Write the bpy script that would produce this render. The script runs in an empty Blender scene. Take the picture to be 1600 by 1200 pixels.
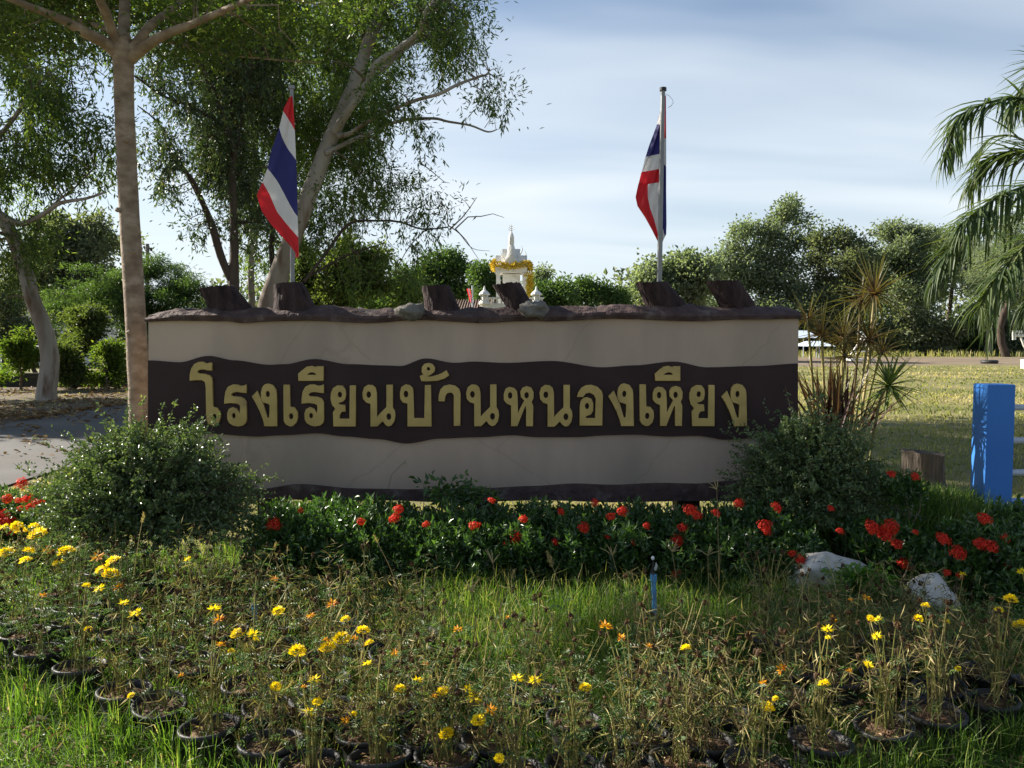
import bpy, bmesh, math, random
import numpy as np
from mathutils import Vector, Matrix, noise
R = math.radians
sc = bpy.context.scene
COL = sc.collection
rnd = random.Random(7)
rs = np.random.RandomState(11)

# ------------------------------------------------------------------ camera, sky, sun
EYE = 1.6; F = 1300.0; PITCH = R(3.1)
cam = bpy.data.cameras.new('camera'); cam.sensor_width = 36; cam.lens = 36 * F / 1600
cam.clip_start = 0.05; cam.clip_end = 4000
camo = bpy.data.objects.new('camera', cam); COL.objects.link(camo)
camo.location = (0, 0, EYE); camo.rotation_euler = (R(90) - PITCH, 0, 0)
sc.camera = camo

SUN_EL = R(28); SUN_AZ = R(-65)      # azimuth clockwise from +Y (into the picture)
world = bpy.data.worlds.new('World'); sc.world = world; world.use_nodes = True
wt = world.node_tree; wn = wt.nodes; wl = wt.links
bg = wn['Background']; bg.inputs[1].default_value = 0.053
sky = wn.new('ShaderNodeTexSky'); sky.sky_type = 'NISHITA'; sky.sun_disc = False
sky.sun_elevation = SUN_EL; sky.sun_rotation = SUN_AZ; sky.dust_density = 0.6; sky.air_density = 1.0; sky.ozone_density = 2.5
tc = wn.new('ShaderNodeTexCoord')
sep = wn.new('ShaderNodeSeparateXYZ'); wl.new(tc.outputs['Generated'], sep.inputs[0])
mz = wn.new('ShaderNodeMath'); mz.operation = 'MAXIMUM'; mz.inputs[1].default_value = 0.03; wl.new(sep.outputs[2], mz.inputs[0])
az = wn.new('ShaderNodeMath'); az.operation = 'ADD'; az.inputs[1].default_value = 0.12; wl.new(mz.outputs[0], az.inputs[0])
dv = wn.new('ShaderNodeVectorMath'); dv.operation = 'DIVIDE'; wl.new(tc.outputs['Generated'], dv.inputs[0])
cb = wn.new('ShaderNodeCombineXYZ')
for i in range(3): wl.new(az.outputs[0], cb.inputs[i])
wl.new(cb.outputs[0], dv.inputs[1])
mp = wn.new('ShaderNodeMapping'); mp.inputs['Rotation'].default_value = (0, 0, R(24)); mp.inputs['Scale'].default_value = (0.4, 1.05, 0.0)
wl.new(dv.outputs[0], mp.inputs[0])
cn = wn.new('ShaderNodeTexNoise'); cn.inputs['Scale'].default_value = 1.1; cn.inputs['Detail'].default_value = 3.5; cn.inputs['Roughness'].default_value = 0.45; cn.inputs['Distortion'].default_value = 0.4
wl.new(mp.outputs[0], cn.inputs['Vector'])
cr = wn.new('ShaderNodeMapRange'); cr.inputs[1].default_value = 0.36; cr.inputs[2].default_value = 0.72; cr.inputs[3].default_value = -0.27; cr.inputs[4].default_value = 0.34
wl.new(cn.outputs[0], cr.inputs[0])
hz = wn.new('ShaderNodeMapRange'); hz.inputs[1].default_value = 0.0; hz.inputs[2].default_value = 0.5; hz.inputs[3].default_value = 1.0; hz.inputs[4].default_value = 0.05
wl.new(sep.outputs[2], hz.inputs[0])
mx0 = wn.new('ShaderNodeMath'); mx0.operation = 'ADD'; mx0.use_clamp = True; wl.new(cr.outputs[0], mx0.inputs[0]); wl.new(hz.outputs[0], mx0.inputs[1])
cmix = wn.new('ShaderNodeMixRGB'); cmix.inputs[2].default_value = (6.5, 7.1, 7.6, 1)
wl.new(mx0.outputs[0], cmix.inputs[0]); wl.new(sky.outputs[0], cmix.inputs[1]); wl.new(cmix.outputs[0], bg.inputs[0])

sl = bpy.data.lights.new('sun', 'SUN'); sl.energy = 5.0; sl.angle = R(0.55); sl.color = (1.0, 0.93, 0.82)
so = bpy.data.objects.new('sun', sl); COL.objects.link(so)
sd = Vector((math.sin(SUN_AZ) * math.cos(SUN_EL), math.cos(SUN_AZ) * math.cos(SUN_EL), math.sin(SUN_EL)))
so.rotation_euler = sd.to_track_quat('Z', 'Y').to_euler()
vs = sc.view_settings; vs.view_transform = 'Standard'; vs.look = 'None'; vs.gamma = 1; vs.exposure = 1.4
vs.use_curve_mapping = False
sc.cycles.max_bounces = 6; sc.cycles.transparent_max_bounces = 6; sc.cycles.diffuse_bounces = 3; sc.cycles.glossy_bounces = 2

# ------------------------------------------------------------------ measuring: a point at distance D seen at photo position (px, py)
def P(px, py, D):
    u = (px - 800) / F; v = (600 - py) / F
    y = math.cos(PITCH) + v * math.sin(PITCH); z = -math.sin(PITCH) + v * math.cos(PITCH)
    t = D / y
    return Vector((u * t, D, EYE + z * t))
def G(px, py, z=0.0):
    u = (px - 800) / F; v = (600 - py) / F
    y = math.cos(PITCH) + v * math.sin(PITCH); zz = -math.sin(PITCH) + v * math.cos(PITCH)
    t = (z - EYE) / zz
    return Vector((u * t, y * t, z))

# ------------------------------------------------------------------ mesh accumulator
class M:
    def __init__(s): s.v = []; s.f = []; s.a = []; s.m = []; s.n = 0
    def add(s, v, f, a=None, m=0):
        v = np.asarray(v, float).reshape(-1, 3); f = np.asarray(f, int)
        s.v.append(v); s.f.append(f + s.n); s.n += len(v)
        if a is None: a = rs.rand()
        s.a.append(np.broadcast_to(np.asarray(a, float), (len(v),)).copy())
        s.m.append(np.full(len(f), m))
        return s
    def poly(s, v, a=None, m=0): return s.add(v, [list(range(len(v)))], a, m)
    def box(s, lo, hi, m=0, a=None):
        x0, y0, z0 = lo; x1, y1, z1 = hi
        v = [(x0,y0,z0),(x1,y0,z0),(x1,y1,z0),(x0,y1,z0),(x0,y0,z1),(x1,y0,z1),(x1,y1,z1),(x0,y1,z1)]
        return s.add(v, [(3,2,1,0),(4,5,6,7),(0,1,5,4),(1,2,6,5),(2,3,7,6),(3,0,4,7)], a, m)
    def tube(s, pts, rad, n=8, a=None, m=0, cap=True, rough=0.0):
        pts = [Vector(p) for p in pts]; k = len(pts)
        rad = list(rad) if hasattr(rad, '__len__') else [rad] * k
        vs_ = []; ref = None
        for i, p in enumerate(pts):
            t = (pts[min(i+1, k-1)] - pts[max(i-1, 0)])
            if t.length < 1e-9: t = Vector((0, 0, 1))
            t.normalize()
            if ref is None: ref = Vector((1, 0, 0)) if abs(t.x) < .8 else Vector((0, 1, 0))
            b1 = (ref - t * ref.dot(t)).normalized(); b2 = t.cross(b1); ref = b1
            for j in range(n):
                an = 2 * math.pi * j / n
                rr = rad[i] * (1 + (rs.rand() - .5) * 2 * rough if rough else 1)
                vs_.append(p + b1 * (math.cos(an) * rr) + b2 * (math.sin(an) * rr))
        f = [(i*n+j, i*n+(j+1) % n, (i+1)*n+(j+1) % n, (i+1)*n+j) for i in range(k-1) for j in range(n)]
        av = rs.rand() if a is None else a
        s.add([tuple(v) for v in vs_], f, av, m)
        if cap and rad[-1] > .003:
            s.add([tuple(v) for v in vs_[-n:]], [list(range(n))], av, m)
            s.add([tuple(v) for v in vs_[:n]][::-1], [list(range(n))], av, m)
        return s
    def ell(s, c, r, n=10, k=7, a=None, m=0, jit=0.0, seed=0):
        vv = []; c = Vector(c)
        r = r if hasattr(r, '__len__') else (r, r, r)
        for i in range(k+1):
            th = math.pi * i / k
            for j in range(n):
                ph = 2 * math.pi * j / n
                d = Vector((math.sin(th)*math.cos(ph), math.sin(th)*math.sin(ph), math.cos(th)))
                q = 1 + (noise.noise(d * 1.7 + Vector((seed, 0, seed))) * jit * 2 + noise.noise(d * 4.3 + Vector((0, seed, 3))) * jit * .8 if jit else 0)
                vv.append((c.x + d.x*r[0]*q, c.y + d.y*r[1]*q, c.z + d.z*r[2]*q))
        f = [(i*n+j, (i+1)*n+j, (i+1)*n+(j+1) % n, i*n+(j+1) % n) for i in range(k) for j in range(n)]
        return s.add(vv, f, a, m)
    def lathe(s, c, prof, n=16, a=None, m=0, square=False):
        c = Vector(c); vv = []
        off = math.pi / 4 if n == 4 else 0
        for r, z in prof:
            for j in range(n):
                an = 2 * math.pi * j / n + off
                vv.append((c.x + r*math.cos(an), c.y + r*math.sin(an), c.z + z))
        k = len(prof)
        return s.add(vv, [(i*n+j, i*n+(j+1) % n, (i+1)*n+(j+1) % n, (i+1)*n+j) for i in range(k-1) for j in range(n)], a, m)
    # many leaves at once: folded diamonds
    def leaves(s, pos, dr, nr, L, W, a=None, fold=.25, m=0):
        N = len(pos); L = np.broadcast_to(L, (N,))[:, None]; W = np.broadcast_to(W, (N,))[:, None]
        dr = dr / (np.linalg.norm(dr, axis=1, keepdims=True) + 1e-9)
        sd_ = np.cross(dr, nr); sd_ /= (np.linalg.norm(sd_, axis=1, keepdims=True) + 1e-9)
        up = np.cross(sd_, dr)
        v = np.empty((N, 4, 3))
        v[:, 0] = pos; mid = pos + dr * L * .45
        v[:, 1] = mid + sd_ * W * .5 + up * W * fold
        v[:, 2] = pos + dr * L - up * L * .06
        v[:, 3] = mid - sd_ * W * .5 + up * W * fold
        b = np.arange(N)[:, None] * 4
        f = np.concatenate([b + [0, 1, 2], b + [0, 2, 3]], 0)
        if a is None: a = rs.rand(N)
        return s.add(v.reshape(-1, 3), f, np.repeat(a, 4), m)
    # grass blades: bent, two segments
    def blades(s, pos, h, w, lean=.5, a=None, m=0):
        N = len(pos); an = rs.rand(N) * 2 * np.pi; d = np.stack([np.cos(an), np.sin(an), np.zeros(N)], 1)
        sa = rs.rand(N) * 2 * np.pi
        sd_ = np.stack([np.cos(sa), np.sin(sa), np.zeros(N)], 1) * (np.broadcast_to(w, (N,))[:, None]) * .5
        h = np.broadcast_to(h, (N,))[:, None]; ln = (rs.rand(N, 1) * lean)
        z = np.array([[0, 0, 1.]])
        v = np.empty((N, 5, 3))
        mid = pos + z * h * .6 + d * h * ln * .35; tip = pos + z * h * (1 - ln * .35) + d * h * ln
        v[:, 0] = pos - sd_; v[:, 1] = pos + sd_; v[:, 2] = mid - sd_ * .8; v[:, 3] = mid + sd_ * .8; v[:, 4] = tip
        b = np.arange(N)[:, None] * 5
        f = np.concatenate([b + [0, 1, 3], b + [0, 3, 2], b + [2, 3, 4]], 0)
        if a is None: a = rs.rand(N)
        return s.add(v.reshape(-1, 3), f, np.repeat(a, 5), m)
    def mesh(s, name, mats, org=(0, 0, 0), smooth=False):
        me = bpy.data.meshes.new(name)
        v = np.concatenate(s.v) - np.array(org)
        me.vertices.add(len(v)); me.vertices.foreach_set('co', v.astype(np.float32).ravel())
        fl = [f for f in s.f if len(f)]
        li = np.concatenate([f.ravel() for f in fl]); lt = np.concatenate([np.full(len(f), f.shape[1]) for f in fl])
        me.loops.add(len(li)); me.loops.foreach_set('vertex_index', li.astype(np.int32))
        me.polygons.add(len(lt)); me.polygons.foreach_set('loop_start', (np.cumsum(lt) - lt).astype(np.int32))
        me.polygons.foreach_set('material_index', np.concatenate(s.m).astype(np.int32))
        me.polygons.foreach_set('use_smooth', np.full(len(lt), smooth))
        at = me.attributes.new('rnd', 'FLOAT', 'POINT'); at.data.foreach_set('value', np.concatenate(s.a).astype(np.float32))
        me.update(calc_edges=True)
        for mt in (mats if isinstance(mats, (list, tuple)) else [mats]): me.materials.append(mt)
        return me

def tag(o, label=None, cat=None, group=None, kind=None):
    if label: o['label'] = label
    if cat: o['category'] = cat
    if group: o['group'] = group
    if kind: o['kind'] = kind
    return o
ORG = {}
def thing(name, label, cat, loc=(0, 0, 0), group=None):
    o = bpy.data.objects.new(name, None); COL.objects.link(o); o.location = loc; o.empty_display_size = .1
    ORG[o.name] = Vector(loc)
    return tag(o, label, cat, group)
def part(name, m, mat, parent=None, smooth=False, label=None, kind=None):
    org = ORG[parent.name] if parent else Vector((0, 0, 0))
    o = bpy.data.objects.new(name, m.mesh(name, mat, org, smooth)); COL.objects.link(o)
    if parent: o.parent = parent
    ORG[o.name] = org
    return tag(o, label, None, None, kind)
def solo(name, m, mat, label, cat, group=None, smooth=False, loc=None):
    v = np.concatenate(m.v)
    org = Vector(loc) if loc is not None else Vector(((v[:, 0].min()+v[:, 0].max())/2, (v[:, 1].min()+v[:, 1].max())/2, v[:, 2].min()))
    o = bpy.data.objects.new(name, m.mesh(name, mat, org, smooth)); COL.objects.link(o); o.location = org
    ORG[o.name] = org
    return tag(o, label, cat, group)
def inst(name, me, parent, mat):           # shared mesh piece, placed by a world matrix
    o = bpy.data.objects.new(name, me); COL.objects.link(o); o.parent = parent
    o.matrix_local = Matrix.Translation(-ORG[parent.name]) @ mat
    ORG[o.name] = ORG[parent.name]
    return o
def setting(name, m, mat, kind='structure', smooth=False):
    o = bpy.data.objects.new(name, m.mesh(name, mat, (0, 0, 0), smooth)); COL.objects.link(o); o['kind'] = kind
    return o
def frame(p, d, up=(0, 0, 1), s=1.0):      # matrix with local +Y along d
    d = Vector(d).normalized(); x = d.cross(Vector(up))
    if x.length < 1e-4: x = d.cross(Vector((1, 0, 0)))
    x.normalize(); z = x.cross(d)
    m = Matrix((x, d, z)).transposed().to_4x4()
    return Matrix.Translation(Vector(p)) @ m @ Matrix.Scale(s, 4)

# ------------------------------------------------------------------ materials
def newmat(name):
    m = bpy.data.materials.new(name); m.use_nodes = True
    nt = m.node_tree; return m, nt, nt.nodes['Principled BSDF']
def ramp(nt, cols):
    r = nt.nodes.new('ShaderNodeValToRGB'); e = r.color_ramp.elements
    while len(e) < len(cols): e.new(.5)
    for i, (p, c) in enumerate(cols): e[i].position = p; e[i].color = (*c, 1)
    return r
def leafmat(name, cols, rough=.5, trans=.35, spec=.4):
    m, nt, b = newmat(name)
    at = nt.nodes.new('ShaderNodeAttribute'); at.attribute_name = 'rnd'
    r = ramp(nt, cols); nt.links.new(at.outputs['Fac'], r.inputs[0])
    nt.links.new(r.outputs[0], b.inputs['Base Color'])
    b.inputs['Roughness'].default_value = rough; b.inputs['Specular IOR Level'].default_value = spec
    if trans > 0:
        t = nt.nodes.new('ShaderNodeBsdfTranslucent'); mx = nt.nodes.new('ShaderNodeMixShader')
        g = nt.nodes.new('ShaderNodeMixRGB'); g.blend_type = 'MULTIPLY'; g.inputs[0].default_value = 1
        g.inputs[2].default_value = (1.5, 1.6, .7, 1); nt.links.new(r.outputs[0], g.inputs[1]); nt.links.new(g.outputs[0], t.inputs[0])
        mx.inputs[0].default_value = trans
        nt.links.new(b.outputs[0], mx.inputs[1]); nt.links.new(t.outputs[0], mx.inputs[2])
        nt.links.new(mx.outputs[0], nt.nodes['Material Output'].inputs[0])
    return m
def surf(name, cols, scale=5, rough=.8, bump=.3, stretch=(1, 1, 1), detail=8, bscale=None, spec=.3, dist=.0, bdist=.01, metal=0, second=None, cracks=False):
    m, nt, b = newmat(name); N = nt.nodes; Lk = nt.links
    t = N.new('ShaderNodeTexCoord'); mp_ = N.new('ShaderNodeMapping'); mp_.inputs['Scale'].default_value = stretch
    Lk.new(t.outputs['Object'], mp_.inputs[0])
    n = N.new('ShaderNodeTexNoise'); n.inputs['Scale'].default_value = scale; n.inputs['Detail'].default_value = detail; n.inputs['Distortion'].default_value = dist
    Lk.new(mp_.outputs[0], n.inputs['Vector'])
    r = ramp(nt, cols); Lk.new(n.outputs[0], r.inputs[0]); out = r.outputs[0]
    if second:      # (colour, scale, low, high): a second sparse layer of stains
        n2 = N.new('ShaderNodeTexNoise'); n2.inputs['Scale'].default_value = second[1]; n2.inputs['Detail'].default_value = 6
        Lk.new(mp_.outputs[0], n2.inputs['Vector'])
        mr = N.new('ShaderNodeMapRange'); mr.inputs[1].default_value = second[2]; mr.inputs[2].default_value = second[3]; Lk.new(n2.outputs[0], mr.inputs[0])
        mm = N.new('ShaderNodeMixRGB'); mm.inputs[2].default_value = (*second[0], 1); Lk.new(mr.outputs[0], mm.inputs[0]); Lk.new(out, mm.inputs[1]); out = mm.outputs[0]
    if cracks:
        vo = N.new('ShaderNodeTexVoronoi'); vo.feature = 'DISTANCE_TO_EDGE'; vo.inputs['Scale'].default_value = .55
        wn_ = N.new('ShaderNodeTexNoise'); wn_.inputs['Scale'].default_value = 3; wn_.inputs['Detail'].default_value = 6; Lk.new(t.outputs['Object'], wn_.inputs['Vector'])
        av = N.new('ShaderNodeMixRGB'); av.inputs[0].default_value = .16; Lk.new(t.outputs['Object'], av.inputs[1]); Lk.new(wn_.outputs[1], av.inputs[2]); Lk.new(av.outputs[0], vo.inputs['Vector'])
        cr_ = N.new('ShaderNodeMapRange'); cr_.inputs[1].default_value = .0; cr_.inputs[2].default_value = .004; cr_.inputs[3].default_value = .16; cr_.inputs[4].default_value = 0; Lk.new(vo.outputs['Distance'], cr_.inputs[0])
        cm = N.new('ShaderNodeMixRGB'); cm.inputs[2].default_value = (.09, .075, .06, 1); Lk.new(cr_.outputs[0], cm.inputs[0]); Lk.new(out, cm.inputs[1]); out = cm.outputs[0]
        # splashed mud and damp towards the foot of the wall, ragged by noise
        sx = N.new('ShaderNodeSeparateXYZ'); Lk.new(t.outputs['Object'], sx.inputs[0])
        ad = N.new('ShaderNodeMath'); ad.operation = 'MULTIPLY_ADD'; ad.inputs[1].default_value = .5; Lk.new(n.outputs[0], ad.inputs[0]); Lk.new(sx.outputs[2], ad.inputs[2])
        mg_ = N.new('ShaderNodeMapRange'); mg_.inputs[1].default_value = .58; mg_.inputs[2].default_value = 1.0; mg_.inputs[3].default_value = .25; mg_.inputs[4].default_value = 0; Lk.new(ad.outputs[0], mg_.inputs[0])
        c2 = N.new('ShaderNodeMixRGB'); c2.inputs[2].default_value = (.17, .145, .115, 1); Lk.new(mg_.outputs[0], c2.inputs[0]); Lk.new(out, c2.inputs[1]); out = c2.outputs[0]
    Lk.new(out, b.inputs['Base Color'])
    b.inputs['Roughness'].default_value = rough; b.inputs['Specular IOR Level'].default_value = spec; b.inputs['Metallic'].default_value = metal
    if bump:
        nb = N.new('ShaderNodeTexNoise'); nb.inputs['Scale'].default_value = bscale or scale * 4; nb.inputs['Detail'].default_value = 8
        Lk.new(mp_.outputs[0], nb.inputs['Vector'])
        bp = N.new('ShaderNodeBump'); bp.inputs['Strength'].default_value = bump; bp.inputs['Distance'].default_value = bdist
        Lk.new(nb.outputs[0], bp.inputs['Height']); Lk.new(bp.outputs[0], b.inputs['Normal'])
    return m
G3 = lambda a, b, c: [(0, a), (.5, b), (1, c)]
MT = {}
MT['lawn'] = surf('lawn_ground', [(.3, (0.102, 0.106, 0.035)), (.5, (0.174, 0.163, 0.059)), (.7, (0.261, 0.213, 0.098))], .35, .95, .6, bscale=30, bdist=.03, second=((.17, .15, .075), 1.7, .5, .75))
MT['dirt'] = surf('bare_dirt', [(.3, (0.144, 0.109, 0.070)), (.7, (0.259, 0.197, 0.134))], .4, .95, .3, bscale=8, stretch=(.3, 1, 1), second=((.09, .07, .05), .9, .5, .7))
MT['soil'] = surf('bed_soil', [(.3, (.025, .018, .012)), (.7, (.075, .05, .032))], 4, .95, .8, bscale=30, bdist=.02)
MT['potsoil'] = surf('pot_soil', [(.25, (.05, .03, .018)), (.5, (.13, .075, .045)), (.75, (.25, .16, .1))], 28, .95, 1, bscale=60, bdist=.012)
MT['concrete'] = surf('road_concrete', [(.3, (0.081, 0.076, 0.071)), (.7, (0.124, 0.118, 0.108))], .8, .9, .3, bscale=40, second=((.12, .1, .08), .6, .5, .8))
MT['litter_ground'] = surf('litter_ground', [(.3, (0.068, 0.045, 0.026)), (.5, (0.128, 0.090, 0.053)), (.7, (0.075, 0.090, 0.026))], 1.1, .95, .7, bscale=25, bdist=.03)
MT['beige'] = surf('beige_render', [(.3, (0.405, 0.308, 0.232)), (.7, (0.481, 0.370, 0.286))], 2.2, .85, .35, bscale=55, bdist=.004, second=((.27, .225, .18), 1.6, .42, .8), stretch=(1, 1, .3), cracks=True)
MT['brown'] = surf('brown_paint', [(.3, (0.025, 0.013, 0.012)), (.7, (0.039, 0.020, 0.019))], 3, .7, .3, bscale=50, bdist=.004)
MT['rockbrown'] = surf('moulded_brown_rock', [(.3, (.05, .03, .028)), (.6, (.085, .055, .05)), (.8, (.2, .15, .135))], 9, .8, 1, bscale=14, bdist=.03, second=((.2, .17, .15), 5, .58, .75))
MT['barkbrown'] = surf('moulded_log_bark', [(.3, (.02, .011, .011)), (.6, (.05, .03, .028)), (.85, (.09, .062, .055))], 8, .85, 1, bscale=14, stretch=(2.4, 2.4, .5), bdist=.04)
MT['gold'] = surf('gold_paint', [(.3, (0.385, 0.268, 0.077)), (.7, (0.511, 0.360, 0.110))], 6, .45, .15, bscale=30, bdist=.002, spec=.5, second=((.25, .17, .07), 4, .6, .8))
MT['cement'] = surf('grey_cement', [(.3, (.11, .1, .085)), (.7, (.25, .23, .2))], 9, .95, 1, bscale=22, bdist=.02)
MT['smoothbark'] = surf('mottled_tan_bark', [(.34, (.17, .12, .085)), (.5, (.25, .185, .13)), (.66, (.33, .26, .2))], 9, .85, .8, bscale=26, stretch=(1, 1, 1.7), bdist=.008, second=((.15, .11, .08), 3, .5, .85))
MT['whitebark'] = surf('pale_peeling_bark', [(.3, (.16, .115, .08)), (.48, (.27, .235, .19)), (.75, (.37, .335, .285))], 2.2, .8, .6, bscale=8, stretch=(1, 1, .25), bdist=.02, second=((.13, .08, .05), 3, .56, .66))
MT['darkbark'] = surf('dark_rough_bark', [(.3, (.035, .025, .018)), (.7, (.09, .066, .05))], 4, .9, 1, bscale=14, stretch=(1, 1, .3), bdist=.03)
MT['twig'] = surf('twig_bark', [(.3, (.1, .075, .05)), (.7, (.2, .15, .11))], 8, .9, .3)
MT['blue'] = surf('blue_paint', [(.3, (0.029, 0.152, 0.478)), (.7, (0.041, 0.189, 0.551))], 2, .5, .15, bscale=60, bdist=.002, second=((.06, .18, .42), 5, .6, .8))
MT['palegrey'] = surf('pale_grey_pipe', [(.3, (.42, .46, .52)), (.7, (.52, .56, .62))], 4, .45, .1)
MT['whitep'] = surf('white_paint', [(.3, (.68, .66, .6)), (.7, (.8, .78, .73))], 4, .6, .2, second=((.5, .47, .4), 3, .5, .8))
MT['bluepipe'] = surf('blue_plastic_pipe', [(.3, (.09, .28, .5)), (.7, (.12, .34, .58))], 8, .4, .1, second=((.25, .35, .42), 14, .55, .75))
MT['whiteplastic'] = surf('white_plastic', [(.3, (.7, .7, .68)), (.7, (.8, .8, .78))], 4, .35, 0)
MT['black'] = surf('black_pot_plastic', [(.3, (.012, .012, .014)), (.7, (.035, .034, .035))], 12, .6, .2, spec=.4, second=((.09, .075, .06), 9, .5, .8))
MT['stone'] = surf('whitewashed_stone', [(.3, (.36, .33, .28)), (.5, (.5, .47, .42)), (.75, (.62, .6, .55))], 9, .9, .6, bscale=22, bdist=.012, second=((.24, .2, .15), 3.2, .47, .6))
MT['deadwood'] = surf('weathered_stump', [(.3, (0.045, 0.035, 0.027)), (.6, (0.112, 0.090, 0.072)), (.85, (0.240, 0.203, 0.165))], 9, .9, 1, bscale=16, stretch=(2.5, 2.5, .3), bdist=.03)
MT['rooftile'] = surf('roof_tile', [(.3, (.16, .11, .08)), (.7, (.27, .2, .15))], 4, .9, .4)
MT['greyroof'] = surf('grey_sheet_roof', [(.3, (.25, .26, .27)), (.7, (.38, .39, .4))], 3, .6, .2)
MT['wallwhite'] = surf('white_wall', [(.3, (.62, .62, .6)), (.7, (.74, .74, .72))], 2, .8, .2)
MT['darkwall'] = surf('dark_mossy_wall', [(.3, (.03, .03, .022)), (.7, (.07, .065, .05))], 2, .95, .5)
MT['gardenyellow'] = leafmat('yellow_garland', [(0, (.5, .33, .02)), (1, (.75, .55, .05))], .7, .1)
MT['canopyblue'] = surf('pale_blue_canopy', [(.3, (.5, .58, .66)), (.7, (.6, .68, .75))], 1, .6, 0)
MT['steel'] = surf('steel_pole', [(.3, (0.180, 0.185, 0.185)), (.7, (0.240, 0.245, 0.245))], 6, .4, .1, metal=.3)
L_ = leafmat
MT['euc'] = L_('eucalyptus_leaf', [(0, (0.035, 0.054, 0.019)), (.5, (0.078, 0.123, 0.035)), (.85, (0.134, 0.194, 0.045)), (1, (0.252, 0.262, 0.059))], .45, .52, .4)
MT['euc_dark'] = L_('dark_eucalyptus_leaf', [(0, (0.026, 0.042, 0.019)), (.6, (0.062, 0.095, 0.035)), (.9, (0.097, 0.138, 0.046)), (1, (0.194, 0.146, 0.057))], .45, .3, .5)
MT['umb'] = L_('umbrella_tree_leaf', [(0, (0.032, 0.052, 0.014)), (.5, (0.063, 0.101, 0.021)), (.8, (0.103, 0.155, 0.028)), (1, (0.276, 0.299, 0.057))], .45, .5, .45)
MT['bush'] = L_('small_glossy_leaf', [(0, (0.047, 0.071, 0.032)), (.6, (0.098, 0.149, 0.053)), (.9, (0.168, 0.218, 0.086)), (1, (0.336, 0.363, 0.100))], .4, .25, .6)
MT['ixora'] = L_('ixora_leaf', [(0, (0.026, 0.051, 0.014)), (.6, (0.057, 0.121, 0.026)), (.9, (0.099, 0.185, 0.036)), (1, (0.185, 0.227, 0.043))], .32, .28, .7)
MT['far'] = L_('distant_foliage', [(0, (0.083, 0.112, 0.079)), (.5, (0.158, 0.195, 0.136)), (1, (0.266, 0.294, 0.223))], .6, .5, .25)  # this and the dark distant tone are lightened in place of haze
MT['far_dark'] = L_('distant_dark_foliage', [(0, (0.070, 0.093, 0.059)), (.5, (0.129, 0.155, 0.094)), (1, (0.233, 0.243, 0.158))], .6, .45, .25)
MT['far_bright'] = L_('distant_bright_foliage', [(0, (.042, .062, .02)), (.5, (.08, .11, .034)), (1, (.15, .18, .055))], .6, .5, .3)
MT['mid'] = L_('midground_foliage', [(0, (0.037, 0.070, 0.025)), (.5, (0.075, 0.127, 0.041)), (1, (0.124, 0.190, 0.055))], .5, .4, .3)
MT['limegreen'] = L_('lime_green_leaf', [(0, (0.056, 0.096, 0.018)), (.6, (0.104, 0.160, 0.027)), (1, (0.208, 0.216, 0.036))], .5, .5, .3)
MT['grass'] = L_('grass_blade', [(0, (0.043, 0.091, 0.014)), (.5, (0.087, 0.164, 0.025)), (.85, (0.149, 0.231, 0.043)), (.93, (0.248, 0.268, 0.075)), (1, (0.422, 0.364, 0.186))], .5, .45, .35)
MT['grassfar'] = L_('field_grass_blade', [(0, (0.135, 0.157, 0.058)), (.5, (0.231, 0.236, 0.090)), (1, (0.462, 0.384, 0.203))], .6, .4, .2)
MT['clover'] = L_('low_creeping_leaf', [(0, (0.050, 0.122, 0.017)), (.6, (0.101, 0.216, 0.031)), (1, (0.187, 0.302, 0.058))], .45, .4, .4)
MT['marleaf'] = L_('marigold_leaf', [(0, (0.038, 0.075, 0.027)), (.6, (0.083, 0.150, 0.053)), (1, (0.150, 0.225, 0.075))], .5, .35, .4)
MT['drystem'] = L_('drying_marigold', [(0, (0.086, 0.061, 0.035)), (.35, (0.172, 0.130, 0.061)), (.7, (0.223, 0.206, 0.077)), (1, (0.515, 0.412, 0.206))], .7, .2, .2)
MT['greenstem'] = L_('marigold_stem', [(0, (0.135, 0.135, 0.037)), (.5, (0.225, 0.225, 0.060)), (1, (0.390, 0.330, 0.120))], .6, .1, .3)
MT['yellow'] = L_('yellow_petal', [(0, (.8, .56, .005)), (.5, (.88, .68, .01)), (1, (.92, .78, .04))], .55, .3, .2)
MT['orange'] = L_('orange_petal', [(0, (.35, .1, .01)), (.5, (.68, .3, .01)), (1, (.85, .5, .02))], .6, .2, .2)
MT['deadhead'] = L_('withered_flower', [(0, (0.038, 0.023, 0.013)), (.6, (0.093, 0.055, 0.026)), (1, (0.255, 0.147, 0.060))], .8, .1, .2)
MT['red'] = L_('red_petal', [(0, (.45, .012, .01)), (.5, (.7, .03, .015)), (1, (.85, .09, .035))], .5, .25, .2)
MT['straw'] = L_('dry_straw', [(0, (.25, .19, .09)), (1, (.5, .4, .22))], .7, .3, .2)
MT['litter'] = L_('fallen_leaf', [(0, (.09, .045, .02)), (.6, (.2, .12, .06)), (1, (.42, .32, .2))], .8, .15, .2)
MT['palm'] = L_('palm_leaflet', [(0, (0.037, 0.062, 0.022)), (.6, (0.069, 0.106, 0.037)), (1, (0.138, 0.163, 0.062))], .55, .35, .4)
MT['ribbon'] = L_('bronze_strap_leaf', [(0, (0.106, 0.029, 0.026)), (.4, (0.106, 0.074, 0.031)), (.8, (0.141, 0.140, 0.052)), (1, (0.230, 0.198, 0.104))], .4, .35, .4)
MT['ribbonred'] = L_('maroon_strap_leaf', [(0, (0.039, 0.014, 0.014)), (.6, (0.072, 0.035, 0.021)), (1, (0.110, 0.091, 0.035))], .4, .35, .4)
MT['fan'] = L_('green_fan_leaf', [(0, (.06, .1, .03)), (1, (.13, .17, .05))], .4, .4, .4)

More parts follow.
